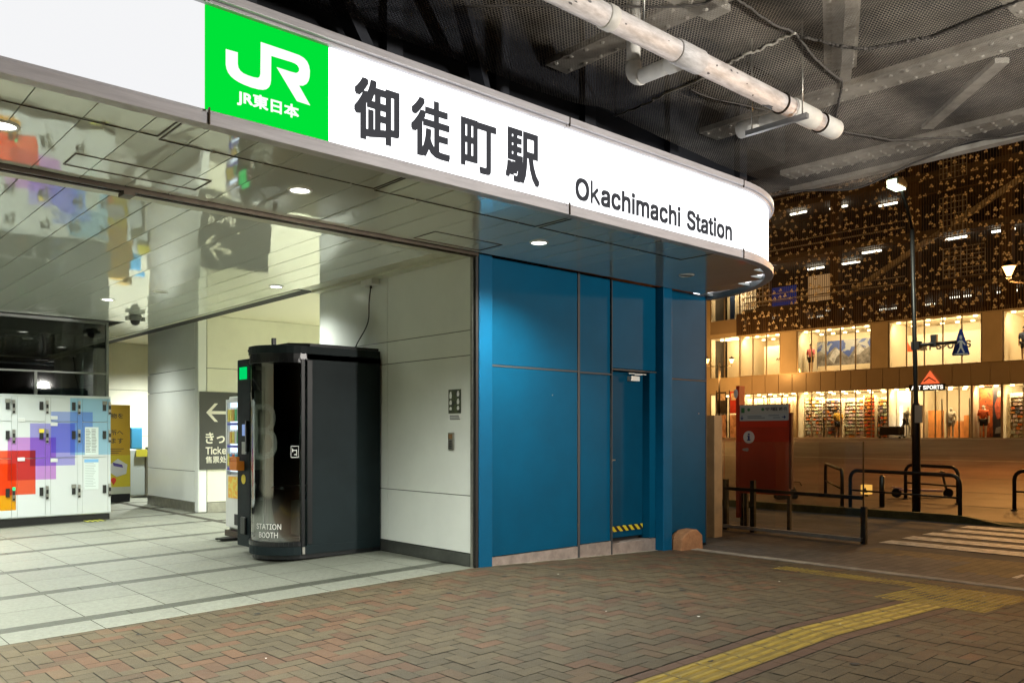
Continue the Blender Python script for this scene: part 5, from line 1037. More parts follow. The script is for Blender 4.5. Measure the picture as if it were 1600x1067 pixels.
rope([(6.6, 4.80), (7.5, 4.5)], .007, ROPE, 'net_rope')
rope([(10.25, 5.9), (10.25, 4.75), (10.28, 3.0), (10.25, -4)], .012, ROPE, 'net_rope')
rope([(4.0, 5.0), (5.4, 3.8), (5.6, 2.2)], .009, ROPE, 'net_rope', .005)
# drain pipe slung below the net
PZ, PY, PR = 4.30, 3.98, .082
pp = thing('drain_pipe', 'weathered white drain pipe slung under the net parallel to the station sign', 'pipe', (5, PY, PZ))
m = MB(); m.tube([(-3, PY, PZ), (7.80, PY, PZ)], PR, 28); m.build('main_pipe', PVC, pp)
rq = random.Random(9)
for k in range(26):
    q = MB(); a0 = R(rq.uniform(-10, 190)) + math.pi; xx = rq.uniform(3.2, 6.7); n_ = 9; big = (k == 0)
    if big: xx, a0 = 6.62, R(275)
    rx, ra = (.10, .42) if big else (rq.uniform(.008, .035), rq.uniform(.05, .16)); pts_ = []
    for j in range(n_):
        t_ = 2 * math.pi * j / n_; f_ = rq.uniform(.55, 1.1); a_ = a0 + ra * f_ * math.sin(t_); x_ = xx + rx * f_ * math.cos(t_) + .12 * rx * math.sin(3 * t_)
        pts_.append((x_, PY + (PR + .0015) * math.cos(a_), PZ + (PR + .0015) * math.sin(a_)))
    ce = (xx, PY + (PR + .0015) * math.cos(a0), PZ + (PR + .0015) * math.sin(a0)); q.add(pts_ + [ce], [(j, (j + 1) % n_, n_) for j in range(n_)])
    q.build('paint_flake', mat('flake_grey', (.14, .135, .14), .7) if k == 0 else bpy.data.materials['flake_grey'], pp)
def collar(x, ln, rr, name='coupling', mm=PVC2):
    q = MB(); q.tube([(x, PY, PZ), (x + .01, PY, PZ), (x + ln - .01, PY, PZ), (x + ln, PY, PZ)], [rr - .006, rr, rr, rr - .006], 28); return q.build(name, mm, pp)
collar(5.27, .32, PR + .012, mm=PVC); collar(4.45, .10, PR + .008); collar(1.9, .3, PR + .012, mm=PVC); collar(6.98, .42, PR + .012); collar(7.52, .285, PR + .012)
for x in (6.80, 7.50): collar(x, .02, PR + .016, 'band', BRONZE)
def pipe(pts, r, name, mm=PVC2):
    q = MB(); q.tube(pts, r, 22); return q.build(name, mm, pp)
el = [(5.45, 4.45, PZ)] + [(5.45, 4.45 + .09 * math.sin(R(a)), PZ + .09 * (1 - math.cos(R(a)))) for a in (15, 30, 45, 60, 75, 90)]
pipe([(5.45, PY + .06, PZ), (5.45, 4.45, PZ)], .062, 'branch_pipe'); pipe(el + [(5.45, 4.54, PZ + .14)], .067, 'elbow'); pipe([(5.45, 4.54, PZ + .12), (5.45, 4.54, 5.0)], .058, 'riser')
pipe([(5.45, PY + .05, PZ), (5.45, PY + .20, PZ)], .070, 'branch_socket')
pipe([(7.13, PY + .05, PZ), (7.13, 4.45, PZ)], .072, 'branch_pipe'); pipe([(7.13, 4.36, PZ), (7.13, 4.60, PZ)], .080, 'end_cap')
pipe([(7.13, 4.60, PZ), (7.13, 4.612, PZ)], .073, 'cap_face')
m = MB(); m.box(6.93, 6.975, 3.80, 4.42, PZ - PR - .065, PZ - PR - .02); m.build('hanger_channel', mat('galvanised', (.38, .39, .40), .4, metal=.7, var=.2), pp)
m = MB(); m.tube([(6.95, 4.36, PZ - .12), (6.95, 4.36, 5.05)], .007, 6); m.build('hanger_rod', STEEL, pp)
m = MB(); m.tube([(6.952, 3.85, PZ - .12), (6.952, 3.85, 5.05)], .007, 6); m.build('hanger_rod', STEEL, pp)
m = MB(); m.tube([(4.9, PY, PZ + .08), (4.9, PY, 5.0)], .006, 6); m.build('hanger_rod', STEEL, pp)

# ------------------------------------------------------------------ street lamps
def spot(name, loc, aim, power, col, size=.12, cone=150):
    ld = bpy.data.lights.new(name, 'SPOT'); ld.energy = power; ld.color = col; ld.spot_size = R(cone); ld.spot_blend = .6; ld.shadow_soft_size = size
    o = bpy.data.objects.new(name, ld); COL.objects.link(o); o.location = loc
    o.rotation_euler = (Vector(aim) - Vector(loc)).to_track_quat('-Z', 'Y').to_euler(); return o
def plant_light(o, parent): attach(o, parent)
def tall_lamp(x, y, label, power=L_FLOOD, col=(.93, 1, .82)):
    zb = gz(x) + .05; t = thing('street_lamp', label, 'street lamp', (x, y, zb))
    m = MB(); m.tube([(x, y, zb), (x, y, zb + 1.95), (x - .01, y, zb + 2.0), (x - .06, y + .05, 5.05)], [.072, .07, .04, .036], 18); m.tube([(x, y, zb), (x, y, zb + .05)], .11, 16); m.build('pole', POLE, t)
    m = MB(); m.tube([(x - .06, y + .05, 5.0), (x - .16, y + .04, 5.2), (x - .62, y + .0, 5.58)], [.034, .028, .024], 10); m.build('arm', POLE, t)
    hx, hy, hz = x - .80, y, 5.66
    m = MB(); m.prism([(-.20, -.05), (.18, -.06), (.22, .0), (.14, .07), (-.16, .08)], (hx, hy - .10, hz), UX, UZ, (0, .2, 0)); m.build('lamp_head', mat('lamp_head_grey', (.25, .25, .22), .4), t, bevel=.02)
    m = MB(); m.box(hx - .19, hx + .16, hy - .085, hy + .085, hz - .09, hz - .058); m.box(hx - .205, hx - .20, hy - .08, hy + .08, hz - .05, hz + .03); m.build('lamp_lens', FLOODM, t, bevel=.01)
    l = spot('flood_beam', (hx - .05, hy, hz - .15), (hx - 1.5, hy - .8, 0), power, col); plant_light(l, t)
    return t
T1 = tall_lamp(15.44, 6.35, 'tall black street lamp with a white floodlight head beside the crossing')
m = MB(); m.tube([(15.36, 6.27, 1.66), (15.36, 6.27, 1.86)], .02, 6); m.box(15.3, 15.38, 6.19, 6.32, 1.55, 1.86); m.build('pole_notice', mat('pole_notice_paper', (.5, .45, .38), .5), T1)
m = MB(); m.box(15.38, 15.52, 6.28, 6.42, 2.85, 3.0); m.tube([(15.40, 6.35, 2.93), (15.95, 5.86, 2.99)], .03, 8); m.box(15.62, 15.70, 6.08, 6.18, 2.9, 3.12); m.build('sign_bracket', mat('bracket_grey', (.12, .12, .12), .5), T1)
Sg = thing('crossing_sign', 'blue triangular pedestrian crossing sign bracketed to the black lamp pole', 'traffic sign', (15.95, 5.86, 3.0))
u = Vector((.88, .47, 0)).normalized() * 1.0; cs = Vector((15.98, 5.80, 2.80)); u = Vector((.35, -.94, 0))
m = MB(); m.prism([(-.23, -.03), (-.20, -.05), (.20, -.05), (.23, -.03), (.03, .42), (-.03, .42)], cs, u * .62, UZ, Vector((.94, .35, 0)) * .012); m.build('sign_plate', mat('sign_blue', (.01, .045, .30), .4), Sg)
m = MB(); o_ = cs - Vector((.94, .35, 0)) * .004; uu = u * .62
for pl in ([(-.03, .24), (.03, .24), (.035, .29), (0, .315), (-.035, .29)], [(-.03, .22), (.03, .22), (.04, .1), (.10, .0), (.07, -.01), (0, .08), (-.07, -.01), (-.10, .0), (-.03, .1)], [(-.12, .17), (-.03, .22), (-.03, .19), (-.11, .14)], [(.03, .22), (.12, .15), (.11, .12), (.03, .18)], [(-.19, -.035), (.19, -.035), (.17, -.015), (-.17, -.015)]):
    m.prism(pl, o_, uu, UZ, Vector((-.94, -.35, 0)) * .002)
m.build('pedestrian_mark', WHITEPAINT, Sg)
RV = Vector((.743, -.669, 0))
def twin_lamp(x, y, label, k_=1.0):
    zb = gz(x) + .05; t = thing('twin_street_lamp', label, 'street lamp', (x, y, zb), None)
    m = MB(); m.tube([(x, y, zb), (x, y, 5.55)], [.075, .05], 14); m.tube([(x, y, zb), (x, y, zb + .5)], .10, 14); m.lathe([(.0001, .22), (.05, .15), (.03, .05), (.06, 0)], (x, y, 5.55), 12); m.build('pole', POLE, t)
    a = Vector((x, y, 5.45)); m = MB()
    for s_ in (-1, 1):
        p = a + RV * .75 * s_
        m.tube([a, a + RV * .4 * s_ + Vector((0, 0, .02)), p + Vector((0, 0, .06)), p + Vector((0, 0, .2))], .025, 8)
    m.build('cross_arm', POLE, t)
    for s_ in (-1, 1):
        p = a + RV * .75 * s_ + Vector((0, 0, .2))
        m = MB(); m.lathe([(.05, .0), (.14, .22), (.16, .26), (.0001, .27)], p, 16); m.build('lamp_glass', SODM, t)
        m = MB(); m.lathe([(.19, .275), (.10, .36), (.03, .41), (.0001, .46)], p, 16); m.lathe([(.07, -.05), (.055, 0)], p, 12); m.build('lamp_cap', POLE, t)
        ld = bpy.data.lights.new('sodium_light', 'POINT'); ld.energy = L_SODIUM * .5 * k_; ld.color = (1.0, .45, .11); ld.shadow_soft_size = .3
        o = bpy.data.objects.new('sodium_light', ld); COL.objects.link(o); o.location = p + Vector((0, 0, -.12)); attach(o, t)
    return t
twin_lamp(43.75, 29.7, 'far twin headed orange street lamp left of the red info board', .42)
twin_lamp(26.0, 7.5, 'orange glowing street lamp at the right edge of the photo')
twin_lamp(33, -4, 'orange twin street lamp added on the plaza outside the picture to the right', 2.2)  # unseen lamp added to brighten the shop facade
tall_lamp(6.6, -5.2, 'tall street lamp added unseen behind the viewer to light the brick pavement', 270, (1, .70, .36))  # added out of view to brighten and warm the pavement

ADDED_FLOOD = thing('floodlight', 'added white floodlight on a short mast outside the picture to brighten the viaduct underside', 'floodlight', (7.4, -3.0, gz(7.4)))  # unseen fixture added to light net and girders from below
m = MB(); m.tube([(7.4, -3.0, gz(7.4)), (7.4, -3.0, 2.75)], .05, 12); m.build('mast', POLE, ADDED_FLOOD)
m = MB(); m.prism([(-.2, -.12), (.2, -.12), (.16, .12), (-.16, .12)], (7.4, -3.1, 2.9), UX, UZ, (0, .14, 0)); m.build('lamp_head', POLE, ADDED_FLOOD, bevel=.01)
plant_light(spot('added_flood_beam', (7.35, -2.9, 2.95), (5.0, 3.3, 5.0), 2500, (1.0, .95, .87), .15, 112), ADDED_FLOOD)

# ------------------------------------------------------------------ railings, glass screen, info board
def guard_rail(p, q, label, h=.74):
    p = Vector((p[0], p[1], gz(p[0]) + .05)); q = Vector((q[0], q[1], gz(q[0]) + .05)); d = (q - p); d.z = 0; d.normalize()
    t = thing('guard_rail', label, 'railing', p, 'black tubular guard rails at the kerb'); r = .16
    def arc(c, s_): return [Vector((c.x, c.y, c.z)) + d * (s_ * r * (1 - math.cos(R(a)))) + Vector((0, 0, h - r + r * math.sin(R(a)))) for a in (0, 20, 40, 60, 80, 90)]
    m = MB(); m.tube([p] + arc(p, 1) + arc(q, -1)[::-1] + [q], .035, 12); m.build('hoop', POLE, t)
    m = MB(); m.tube([p + Vector((0, 0, .36)), q + Vector((0, 0, .36))], .018, 8); m.build('mid_rail', POLE, t)
    m = MB()
    m.tube([p, p + Vector((0, 0, .03))], .06, 10); m.build('foot_plate', POLE, t)
    m = MB(); m.tube([q, q + Vector((0, 0, .03))], .06, 10); m.build('foot_plate', POLE, t)
    return t
guard_rail((15.75, 7.72), (15.12, 5.50), 'long black guard rail standing behind the lamp pole at the kerb')
guard_rail((17.9, 9.35), (15.82, 7.92), 'black guard rail to the left of the lamp pole beside the dark bag')
guard_rail((18.3, 7.75), (17.9, 6.55), 'short black guard rail farther back behind the lamp pole')
guard_rail((17.3, 5.35), (16.9, 2.6), 'black guard rail cut by the right edge of the photo')
m = MB(); zz_ = gz(16.4) + .05; m.tube([(16.4, 7.4, zz_), (16.4, 7.4, zz_ + .60)], .05, 14); m.lathe([(.05, .6), (.0001, .64)], (16.4, 7.4, zz_), 14)
tag(m.build('bollard', POLE), 'short dark bollard between the guard rails', 'bollard')
Bg = thing('dark_bag', 'black bulging bag lying on the pavement by the left guard rail', 'bag', (17.0, 9.75, 0))
m = MB(); zb_ = gz(17) + .05
m.prism([(-.26, 0), (.24, 0), (.25, .12), (.16, .30), (.02, .33), (-.14, .33), (-.22, .18)], (16.8, 9.65, zb_), RV, UZ, Vector((.669, .743, 0)) * .25); m.build('body', BLACK, Bg, bevel=.05)
m = MB(); m.tube([(16.75, 9.62, zb_ + .31), (16.8, 9.6, zb_ + .39), (16.95, 9.45, zb_ + .38), (16.98, 9.42, zb_ + .30)], .012, 6); m.build('handle', BLACK, Bg)
# kick scooter left behind the rails
def scooter(x, y):
    z = gz(x) + .055; t = thing('kick_scooter', 'pale pink kick scooter parked on the plaza behind the guard rail by the lamp pole', 'scooter', (x, y, z)); O = Vector((x, y, z)); w_ = Vector((.669, .743, 0))
    pk = mat('scooter_pink', (.62, .36, .33), .4)
    P_ = lambda a, h: O + RV * a + Vector((0, 0, h))
    m = MB(); m.bar(P_(-.62, .17), P_(.30, .15), .20, .05); m.build('deck', pk, t, bevel=.01)
    m = MB(); m.bar(P_(-.75, .22), P_(-.55, .20), .10, .03); m.build('mudguard', pk, t)
    for a in (-.66, .46):
        m = MB(); c_ = P_(a, .10); m.tube([c_ - w_ * .03, c_ + w_ * .03], .10, 14); m.build('wheel', BLACK, t)
    m = MB(); m.tube([P_(.46, .10), P_(.40, .25), P_(.33, .55)], .028, 8); m.build('stem', BLACK, t)
    m = MB(); m.tube([P_(.33, .55) - w_ * .2 - RV * .06, P_(.33, .57), P_(.33, .55) + w_ * .2 + RV * .06], .018, 8); m.build('handlebar', STEEL, t)
scooter(18.9, 7.55)
m = MB(); zb_ = gz(18.5) + .05; m.box(18.4, 18.58, 8.6, 8.78, zb_ + .05, zb_ + .26); o = m.build('marker_lamp', emit('marker_orange', (1.0, .52, .10), .9)); tag(o, 'small square orange lit marker near the ground left of the lamp pole', 'marker lamp')
m = MB(); m.prism([(.03, .04), (.10, .16), (.15, .04)], (18.39, 8.77, zb_ + .05), NY, UZ, (-.004, 0, 0)); m.build('arrow', DARKPRINT, o)
m = MB(); m.tube([(18.49, 8.69, zb_), (18.49, 8.69, zb_ + .05)], .04, 8); m.build('foot', POLE, o)
# glass screen
GS = thing('glass_screen', 'low clear glass screen with dark posts right of the blue wall', 'screen', (11.2, 6.4, gz(11.2)))
zg = gz(11.2); A_ = Vector((11.25, 7.55, zg)); B_ = Vector((11.13, 5.29, zg))
m = MB(); m.bar(A_ + Vector((0, 0, .75)), B_ + Vector((0, 0, .75)), .012, 1.24); m.build('pane', GLS, GS)
m = MB(); m.bar(A_ + Vector((0, 0, .055)), B_ + Vector((0, 0, .055)), .05, .05); m.build('bottom_rail', mat('screen_rail', (.30, .28, .26), .5, var=.2), GS)
m = MB(); m.bar(A_ + Vector((.02, 0, .64)), B_ + Vector((.02, 0, .62)), .035, .05); m.build('mid_rail', POLE, GS)
for p_, hh in ((B_, 1.40), (A_, .78), (A_.lerp(B_, .22), .78)):
    m = MB(); m.box(p_.x + .022, p_.x + .08, p_.y - .035, p_.y + .035, zg - .02, zg + (hh if hh < 1 else .50)); m.build('post', POLE, GS)
m = MB(); m.box(B_.x + .03, B_.x + .04, B_.y - .01, B_.y + .01, zg + .5, zg + 1.38); m.build('edge_strip', mat('edge_strip_dark', (.10, .06, .03), .4), GS)
m = MB(); m.prism([(0, 0), (.20, 0), (.20, 1.75), (.17, 1.80), (.0, 1.80)], (10.22, 7.02, gz(10.2) - .05), UX, UZ, (0, .2, 0))
tag(m.build('stone_post', mat('stone_post_tan_lamplit', (.50, .32, .16), .6, var=.15, vscale=3), None, bevel=.01), 'square tan stone post tinted with orange lamplight between the blue wall and the glass screen', 'post')  # tan pushed towards orange to carry the lamplight in the colour
# info board
IB = thing('info_board', 'red street information board with pale header and white i mark behind the glass screen', 'information board', (11.95, 7.2, gz(12)))
p0 = Vector((11.90, 7.66, 0)); p1 = Vector((11.92, 6.78, 0)); du = (p1 - p0).normalized(); dn = Vector((-1, 0, 0)); zg = gz(12)
def ib(name, a0, a1, za, zb, mm, off=0, th=.02, par=None):
    q = MB(); o_ = p0 + dn * off; q.prism([(a0, za), (a1, za), (a1, zb), (a0, zb)], o_, du, UZ, dn * th); return q.build(name, mm, par or IB)
brd = ib('board', .0, .86, .40, 1.82, RED, 0, .05)
ib('back_frame', .86, .90, .50, 1.68, mat('info_red_dark', (.14, .015, .01), .5), -.02, .06)
hd = ib('header', .01, .86, 1.565, 1.815, PALEBOARD, .051, .004); ib('route_panel', .01, .84, 1.56 - .0, 1.665, mat('info_pale_blue', (.46, .53, .55), .4), .0555, .003)
ib('red_stripe', .01, .84, 1.46, 1.556, REDB, .051, .005)
ib('side_fin', -.06, .0, .0, 2.13, RED, -.1, .16)
for a in (-.02, .05): ib('leg', a, a + .05, -.14, .40, POLE, -.05, .05)
ib('leg', .80, .85, -.14, .40, POLE, -.05, .05)
q = MB(); q.prism([(.17 + .10 * math.cos(k * math.pi / 12), 1.30 + .10 * math.sin(k * math.pi / 12)) for k in range(24)], p0 + dn * .0505, du, UZ, dn * .004); im = q.build('info_mark', WHITEPAINT, IB)
navy = mat('mark_navy', (.01, .03, .18), .5)
q = MB(); q.prism([(.14, 1.245), (.20, 1.245), (.20, 1.26), (.186, 1.26), (.186, 1.325), (.145, 1.325), (.145, 1.31), (.156, 1.31), (.156, 1.26), (.14, 1.26)], p0 + dn * .055, du, UZ, dn * .003); q.prism([(.155, 1.335), (.187, 1.335), (.187, 1.36), (.155, 1.36)], p0 + dn * .055, du, UZ, dn * .003); q.build('letter_i', navy, im)
q = MB()
for cx_, r_ in ((.07, .018), (.10, .024), (.135, .03)):
    n_ = 12; q.prism([(cx_ + r_ * math.cos(k * math.pi / 6), 1.10 + r_ * math.sin(k * math.pi / 6)) for k in range(12)], p0 + dn * .0505, du, UZ, dn * (.002 + cx_ * .01))
q.build('service_icons', mat('icon_pale', (.42, .38, .36), .5), IB)
green = mat('icon_green', (.05, .2, .08), .5)
q = MB(); q.prism([(.035, 1.69), (.095, 1.69), (.095, 1.77), (.035, 1.77)], p0 + dn * .0552, du, UZ, dn * .003)
for cx_ in (.17, .42): q.prism([(cx_ + .026 * math.cos(k * math.pi / 6), 1.74 + .026 * math.sin(k * math.pi / 6)) for k in range(12)], p0 + dn * .0552, du, UZ, dn * .003)
q.build('header_icons', green, hd)
q = MB()
for r0 in (.02, .04, .06):
    q.prism([(.50 + r0 * math.cos(R(a)), 1.71 + r0 * math.sin(R(a))) for a in (40, 70, 110, 140)] + [(.50 + (r0 - .01) * math.cos(R(a)), 1.71 + (r0 - .01) * math.sin(R(a))) for a in (140, 110, 70, 40)], p0 + dn * .0552, du, UZ, dn * .002)
q.build('signal_icon', DARKPRINT, hd)
text('FREE Wi-Fi', p0 + dn * .0575 + du * .56 + Vector((0, 0, 1.715)), du, UZ, .27, .055, DARKPRINT, hd, bold=.04)
q = MB()
for a, s_ in ((.05, 1), (.78, 0)):
    pts_ = [(-.03, .006), (.005, .006), (.005, .03), (.04, 0), (.005, -.03), (.005, -.006), (-.03, -.006)]
    pts_ = [(y_ + a, 1.615 - x_) for x_, y_ in pts_] if s_ else [(x_ + a, 1.615 + y_) for x_, y_ in pts_]
    q.prism(pts_, p0 + dn * .059, du, UZ, dn * .002)
q.build('direction_arrow', navy, hd)
q = MB()
for a0, a1, z_ in ((.15, .40, 1.625), (.15, .46, 1.60), (.52, .70, 1.635), (.60, .72, 1.60)): q.prism([(a0, z_), (a1, z_), (a1, z_ + .014), (a0, z_ + .014)], p0 + dn * .059, du, UZ, dn * .001)
q.build('route_text', mat('text_faded', (.2, .25, .3), .5), hd)
q = MB(); q.prism([(.055 * math.cos(k * math.pi / 10) * .7, .075 * math.sin(k * math.pi / 10)) for k in range(20)], (11.84 - .05, 7.66 + .03, 2.0), du, UZ, dn * .004) ; q.build('fin_mark', WHITEPAINT, IB)

# ------------------------------------------------------------------ shopping building across the plaza
XB = 48.0; Z1, Z2, Z3, Z4 = 1.08, 3.95, 5.10, 7.72
BL = thing('shopping_building', 'large shopping building across the plaza with glazed shop floors under a flower patterned screen', 'building', (XB, 15, Z1))
yA, yZ = -14.0, 31.0
m = MB(); m.box(XB + 6, XB + 6.2, yA, yZ + 2.6, Z1 - .3, 24); m.box(XB, XB + 6, yZ + 2.6, yZ + 2.8, Z1, 24); m.box(XB, XB + 6, yA - .2, yA, Z1, 24); m.build('rear_wall', mat('rear_wall_dark', (.05, .045, .04), .8), BL)
m = MB(); m.box(XB, XB + 6, yA, yZ + 2.6, Z2 + .08, Z3 - .02); m.box(XB, XB + 6, yA, yZ + 2.6, Z4 + .02, Z4 + .3); m.box(XB - .1, XB + 6, yA, yZ + 2.6, Z1 - .35, Z1 - .004); m.build('floor_slab', FCREAM, BL)
# spandrel panels
y = yZ; k = 0
while y > yA + .9:
    m = MB(); m.box(XB - .06, XB - .002, y - .92, y - .02, Z2 + .02, Z3 - .02); m.build('spandrel_panel', FGREY, BL); y -= .94
m = MB(); m.box(XB - .10, XB - .062, yA, yZ, Z3 - .03, Z3 + .03); m.box(XB - .10, XB - .062, yA, yZ, Z2 - .03, Z2 + .03); m.box(XB - .08, XB - .003, yA, yZ, Z1, Z1 + .05); m.build('sill', MULL, BL)
# storefront bays: (y_right, y_left, floor, kind)
G1 = [(26.95, 31.0, 'tile'), (21.35, 26.9, 'shoes'), (20.0, 21.3, 'display'), (16.9, 19.95, 'entrance'), (15.45, 16.85, 'poster'), (9.6, 15.4, 'shoes'), (3.5, 9.5, 'shoes'), (-3, 3.4, 'shoes'), (-13.5, -3.1, 'plain')]
G2 = [(28.1, 31.0, 'brand'), (22.3, 26.9, 'mountain'), (16.4, 21.25, 'name'), (10.0, 15.35, 'clothes'), (4.0, 9.2, 'plain'), (-2, 3.2, 'plain'), (-13.5, -3, 'plain')]
for y0_, y1_ in ((26.95, 28.05), (21.3, 22.25), (15.4, 16.35), (9.25, 9.95), (3.25, 3.95), (-2.95, -2.05)):
    m = MB(); m.box(XB - .05, XB + .25, y0_, y1_, Z3, Z4); m.build('pier', FCREAM, BL)
def bay(y0_, y1_, za, zb, par, step=.94):
    m = MB(); m.box(XB + .05, XB + .06, y0_ + .03, y1_ - .03, za + .06, zb - .04); w_ = m.build('window', glass('shop_glass_' + str(round(y0_)), (.96, .95, .92), .02), par)
    m = MB(); n_ = max(1, round((y1_ - y0_) / step))
    for k in range(n_ + 1):
        yy = y0_ + (y1_ - y0_) * k / n_; m.box(XB - .02, XB + .048, yy - .028, yy + .028, za + .01, zb)
    m.build('mullion', MULL, w_)
def room(y0_, y1_, za, zb, wallm=SHOPW, depth=3.6, lights=True):
    m = MB(); xb = XB + depth
    m.box(xb, xb + .08, y0_, y1_, za, zb); m.box(XB + .08, xb, y0_ - .04, y0_, za, zb); m.box(XB + .08, xb, y1_, y1_ + .04, za, zb); m.build('shop_wall', wallm, BL)
    m = MB(); m.box(XB + .08, xb, y0_, y1_, za + .0, za + .03); m.build('shop_floor', mat('shop_floor', (.35, .28, .2), .4), BL)
    m = MB(); m.box(XB + .08, xb, y0_, y1_, zb - .04, zb + .02); m.build('shop_ceiling', SHOPW, BL)
    if lights:
        m = MB(); n_ = max(2, round((y1_ - y0_) / .75))
        for i in range(n_):
            for xx in (.25, 2.2):
                yy = y0_ + (y1_ - y0_) * (i + .5) / n_; m.box(XB + xx, XB + xx + .12, yy - .09, yy + .09, zb - .12, zb - .045)
        o = m.build('shop_lights', SHOPLIGHT, BL)
        ld = bpy.data.lights.new('shop_glow', 'AREA'); ld.shape = 'RECTANGLE'; ld.size = .5; ld.size_y = (y1_ - y0_) * .9; ld.energy = L_SHOP * 13 * (y1_ - y0_); ld.color = (1.0, .74, .40)
        lo = bpy.data.objects.new('shop_glow', ld); COL.objects.link(lo); lo.location = (XB + .35, (y0_ + y1_) / 2, zb - .2); lo.rotation_euler = (0, R(-48), 0); attach(lo, BL)
rs = random.Random(11)
def shelf_unit(x, y0_, y1_, z0_, z1_, label, cols, row=.21):
    t = thing('shoe_rack', label, 'shelf', (x, (y0_ + y1_) / 2, z0_), 'lit racks of shoes behind the shop windows')
    m = MB(); m.box(x + .02, x + .30, y0_, y0_ + .04, z0_, z1_); m.box(x + .02, x + .30, y1_ - .04, y1_, z0_, z1_); m.box(x + .28, x + .30, y0_, y1_, z0_, z1_); zz_ = z0_ + .02
    b = MB()
    while zz_ < z1_ - row * .6:
        m.box(x, x + .28, y0_ + .04, y1_ - .04, zz_, zz_ + .02); yy = y0_ + .06
        while yy < y1_ - .2:
            c = rs.choice(cols); w_ = rs.uniform(.16, .26); h_ = rs.uniform(.08, row - .06)
            b.box(x - .03, x + .24, yy, min(yy + w_ * .85, y1_ - .05), zz_ + .021, zz_ + .021 + h_, tint=tuple(q_ * rs.uniform(.7, 1.1) for q_ in c)); yy += w_
        zz_ += row
    m.build('shelf_boards', SHOPW, t); tag(b.build('shoes', BOXES, t), kind='stuff')
ORG = [(.75, .16, .03), (.7, .12, .02), (.8, .3, .06), (.6, .08, .02)]; MIXC = [(.7, .66, .58), (.6, .55, .48), (.3, .28, .26), (.08, .08, .1), (.65, .2, .05), (.7, .68, .65), (.75, .7, .6), (.5, .4, .3)]
PALE = [(.78, .72, .6), (.7, .66, .56), (.75, .7, .62), (.5, .42, .33), (.6, .5, .4), (.7, .25, .07)]
for (y0_, y1_, kd) in G1: room(y0_, y1_, Z1, Z2, depth=3.4); bay(y0_, y1_, Z1, Z2, BL, .94 if kd != 'entrance' else .62)
for (y0_, y1_, kd) in G2: room(y0_, y1_, Z3, Z4, depth=3.2); bay(y0_, y1_, Z3, Z4, BL, .98)
units = [(25.7, 26.8, PALE, 'first rack of pale shoes, nearest the info board'), (24.35, 25.55, MIXC, 'second rack of mixed shoes, behind the standing mannequin'), (23.1, 24.25, PALE, 'third rack of pale shoes in the row left of the lamp pole'), (22.35, 22.98, ORG, 'narrow rack of bright orange shoes left of the roll cage'), (21.5, 22.25, ORG + MIXC, 'rack of orange and mixed shoes next to the white display wall'),
         (13.6, 15.2, MIXC, 'rack of mixed shoes right of the runner posters'), (11.8, 13.4, MIXC, 'rack of mixed shoes at the right edge of the photo'), (9.9, 11.6, PALE, 'rack of pale shoes outside the right edge'), (4.5, 6.5, MIXC, 'rack of shoes far right outside the photo')]
for i, (a, b, c, lab) in enumerate(units): shelf_unit(XB + (.55 if i % 2 else .75), a - .04, b + .04, Z1 + .04, Z2 - .45 + (.12 if i % 3 == 0 else 0), lab, c)
# tiled and white display parts
m = MB()
for k in range(9): m.box(XB + .5, XB + .56, 27.1 + .42 * k, 27.1 + .42 * k + (.30 if k % 3 else .36), Z1 + .04, Z2 - .3)
m.build('display_screen', mat('display_curtain', (.62, .52, .34), .6, var=.3, vscale=2), BL)
m = MB(); m.box(XB + 1.0, XB + 1.06, 20.05, 21.25, Z1 + .04, Z2 - .1); m.build('display_panel', mat('display_white', (.8, .74, .6), .5), BL)
m = MB(); m.box(XB + .94, XB + .99, 20.95, 21.03, Z1 + .3, Z2 - 1.0); m.build('display_tube', emit('display_tube_white', (1, .95, .85), 6), BL)
# shop name sign above the entrance
NS = thing('shop_sign', 'black ART SPORTS fascia sign with orange triangle above the shop entrance', 'sign', (XB - .2, 19, 3.9))
m = MB(); m.box(XB - .22, XB - .12, 18.15, 20.05, 3.72, 4.08); m.build('sign_board', BLACK, NS)
orange = emit('triangle_orange', (1.0, .16, .05), 1.0)
m = MB(); m.prism([(-.50, 0), (.50, 0), (.0, .72)], (XB - .17, 18.95, 4.10), NY, UZ, (.05, 0, 0)); m.build('triangle_mark', orange, NS)
m = MB(); m.prism([(-.36, .12), (-.05, .36), (.34, .09), (.30, .06), (-.04, .28), (-.30, .08)], (XB - .175, 18.95, 4.13), NY, UZ, (.004, 0, 0)); m.build('triangle_stroke', mat('stroke_dark', (.25, .05, .02), .5), NS)
text('ART SPORTS', (XB - .224, 19.92, 3.79), NY, UZ, 1.68, .22, emit('sign_letter_lit', (1, .93, .8), 1.6), NS, bold=.04)
WS = thing('shop_name_wall', 'dark ART SPORTS lettering on the pale wall behind the upper floor window', 'sign', (XB + 2.9, 19, 6.4))
m = MB(); m.box(XB + 2.4, XB + 2.5, 16.9, 22.0, Z3 + .03, Z4 - .6); m.build('backing_wall', mat('name_wall', (.78, .72, .60), .6), WS)
text('ART SPORTS', (XB + 2.39, 20.75, 6.18), NY, UZ, 3.0, .42, DARKPRINT, WS, bold=.05)
m = MB(); m.prism([(-.35, 0), (.35, 0), (.0, .6)], (XB + 2.39, 21.25, 6.18), NY, UZ, (-.01, 0, 0)); m.build('triangle_mark', mat('tri_red', (.7, .12, .05), .5), WS)
# brand wall, left window of the upper floor
m = MB(); m.box(XB + 1.3, XB + 1.36, 27.2, 30.0, Z3 + .03, Z4 - .65); o = m.build('brand_wall', mat('brand_wall_pale', (.74, .68, .55), .6)); tag(o, 'pale partition with small dark lettering in the left upper shop window', 'partition')
text('ARCTERYX', (XB + 1.29, 29.15, 6.12), NY, UZ, 1.5, .17, DARKPRINT, o, bold=.04)
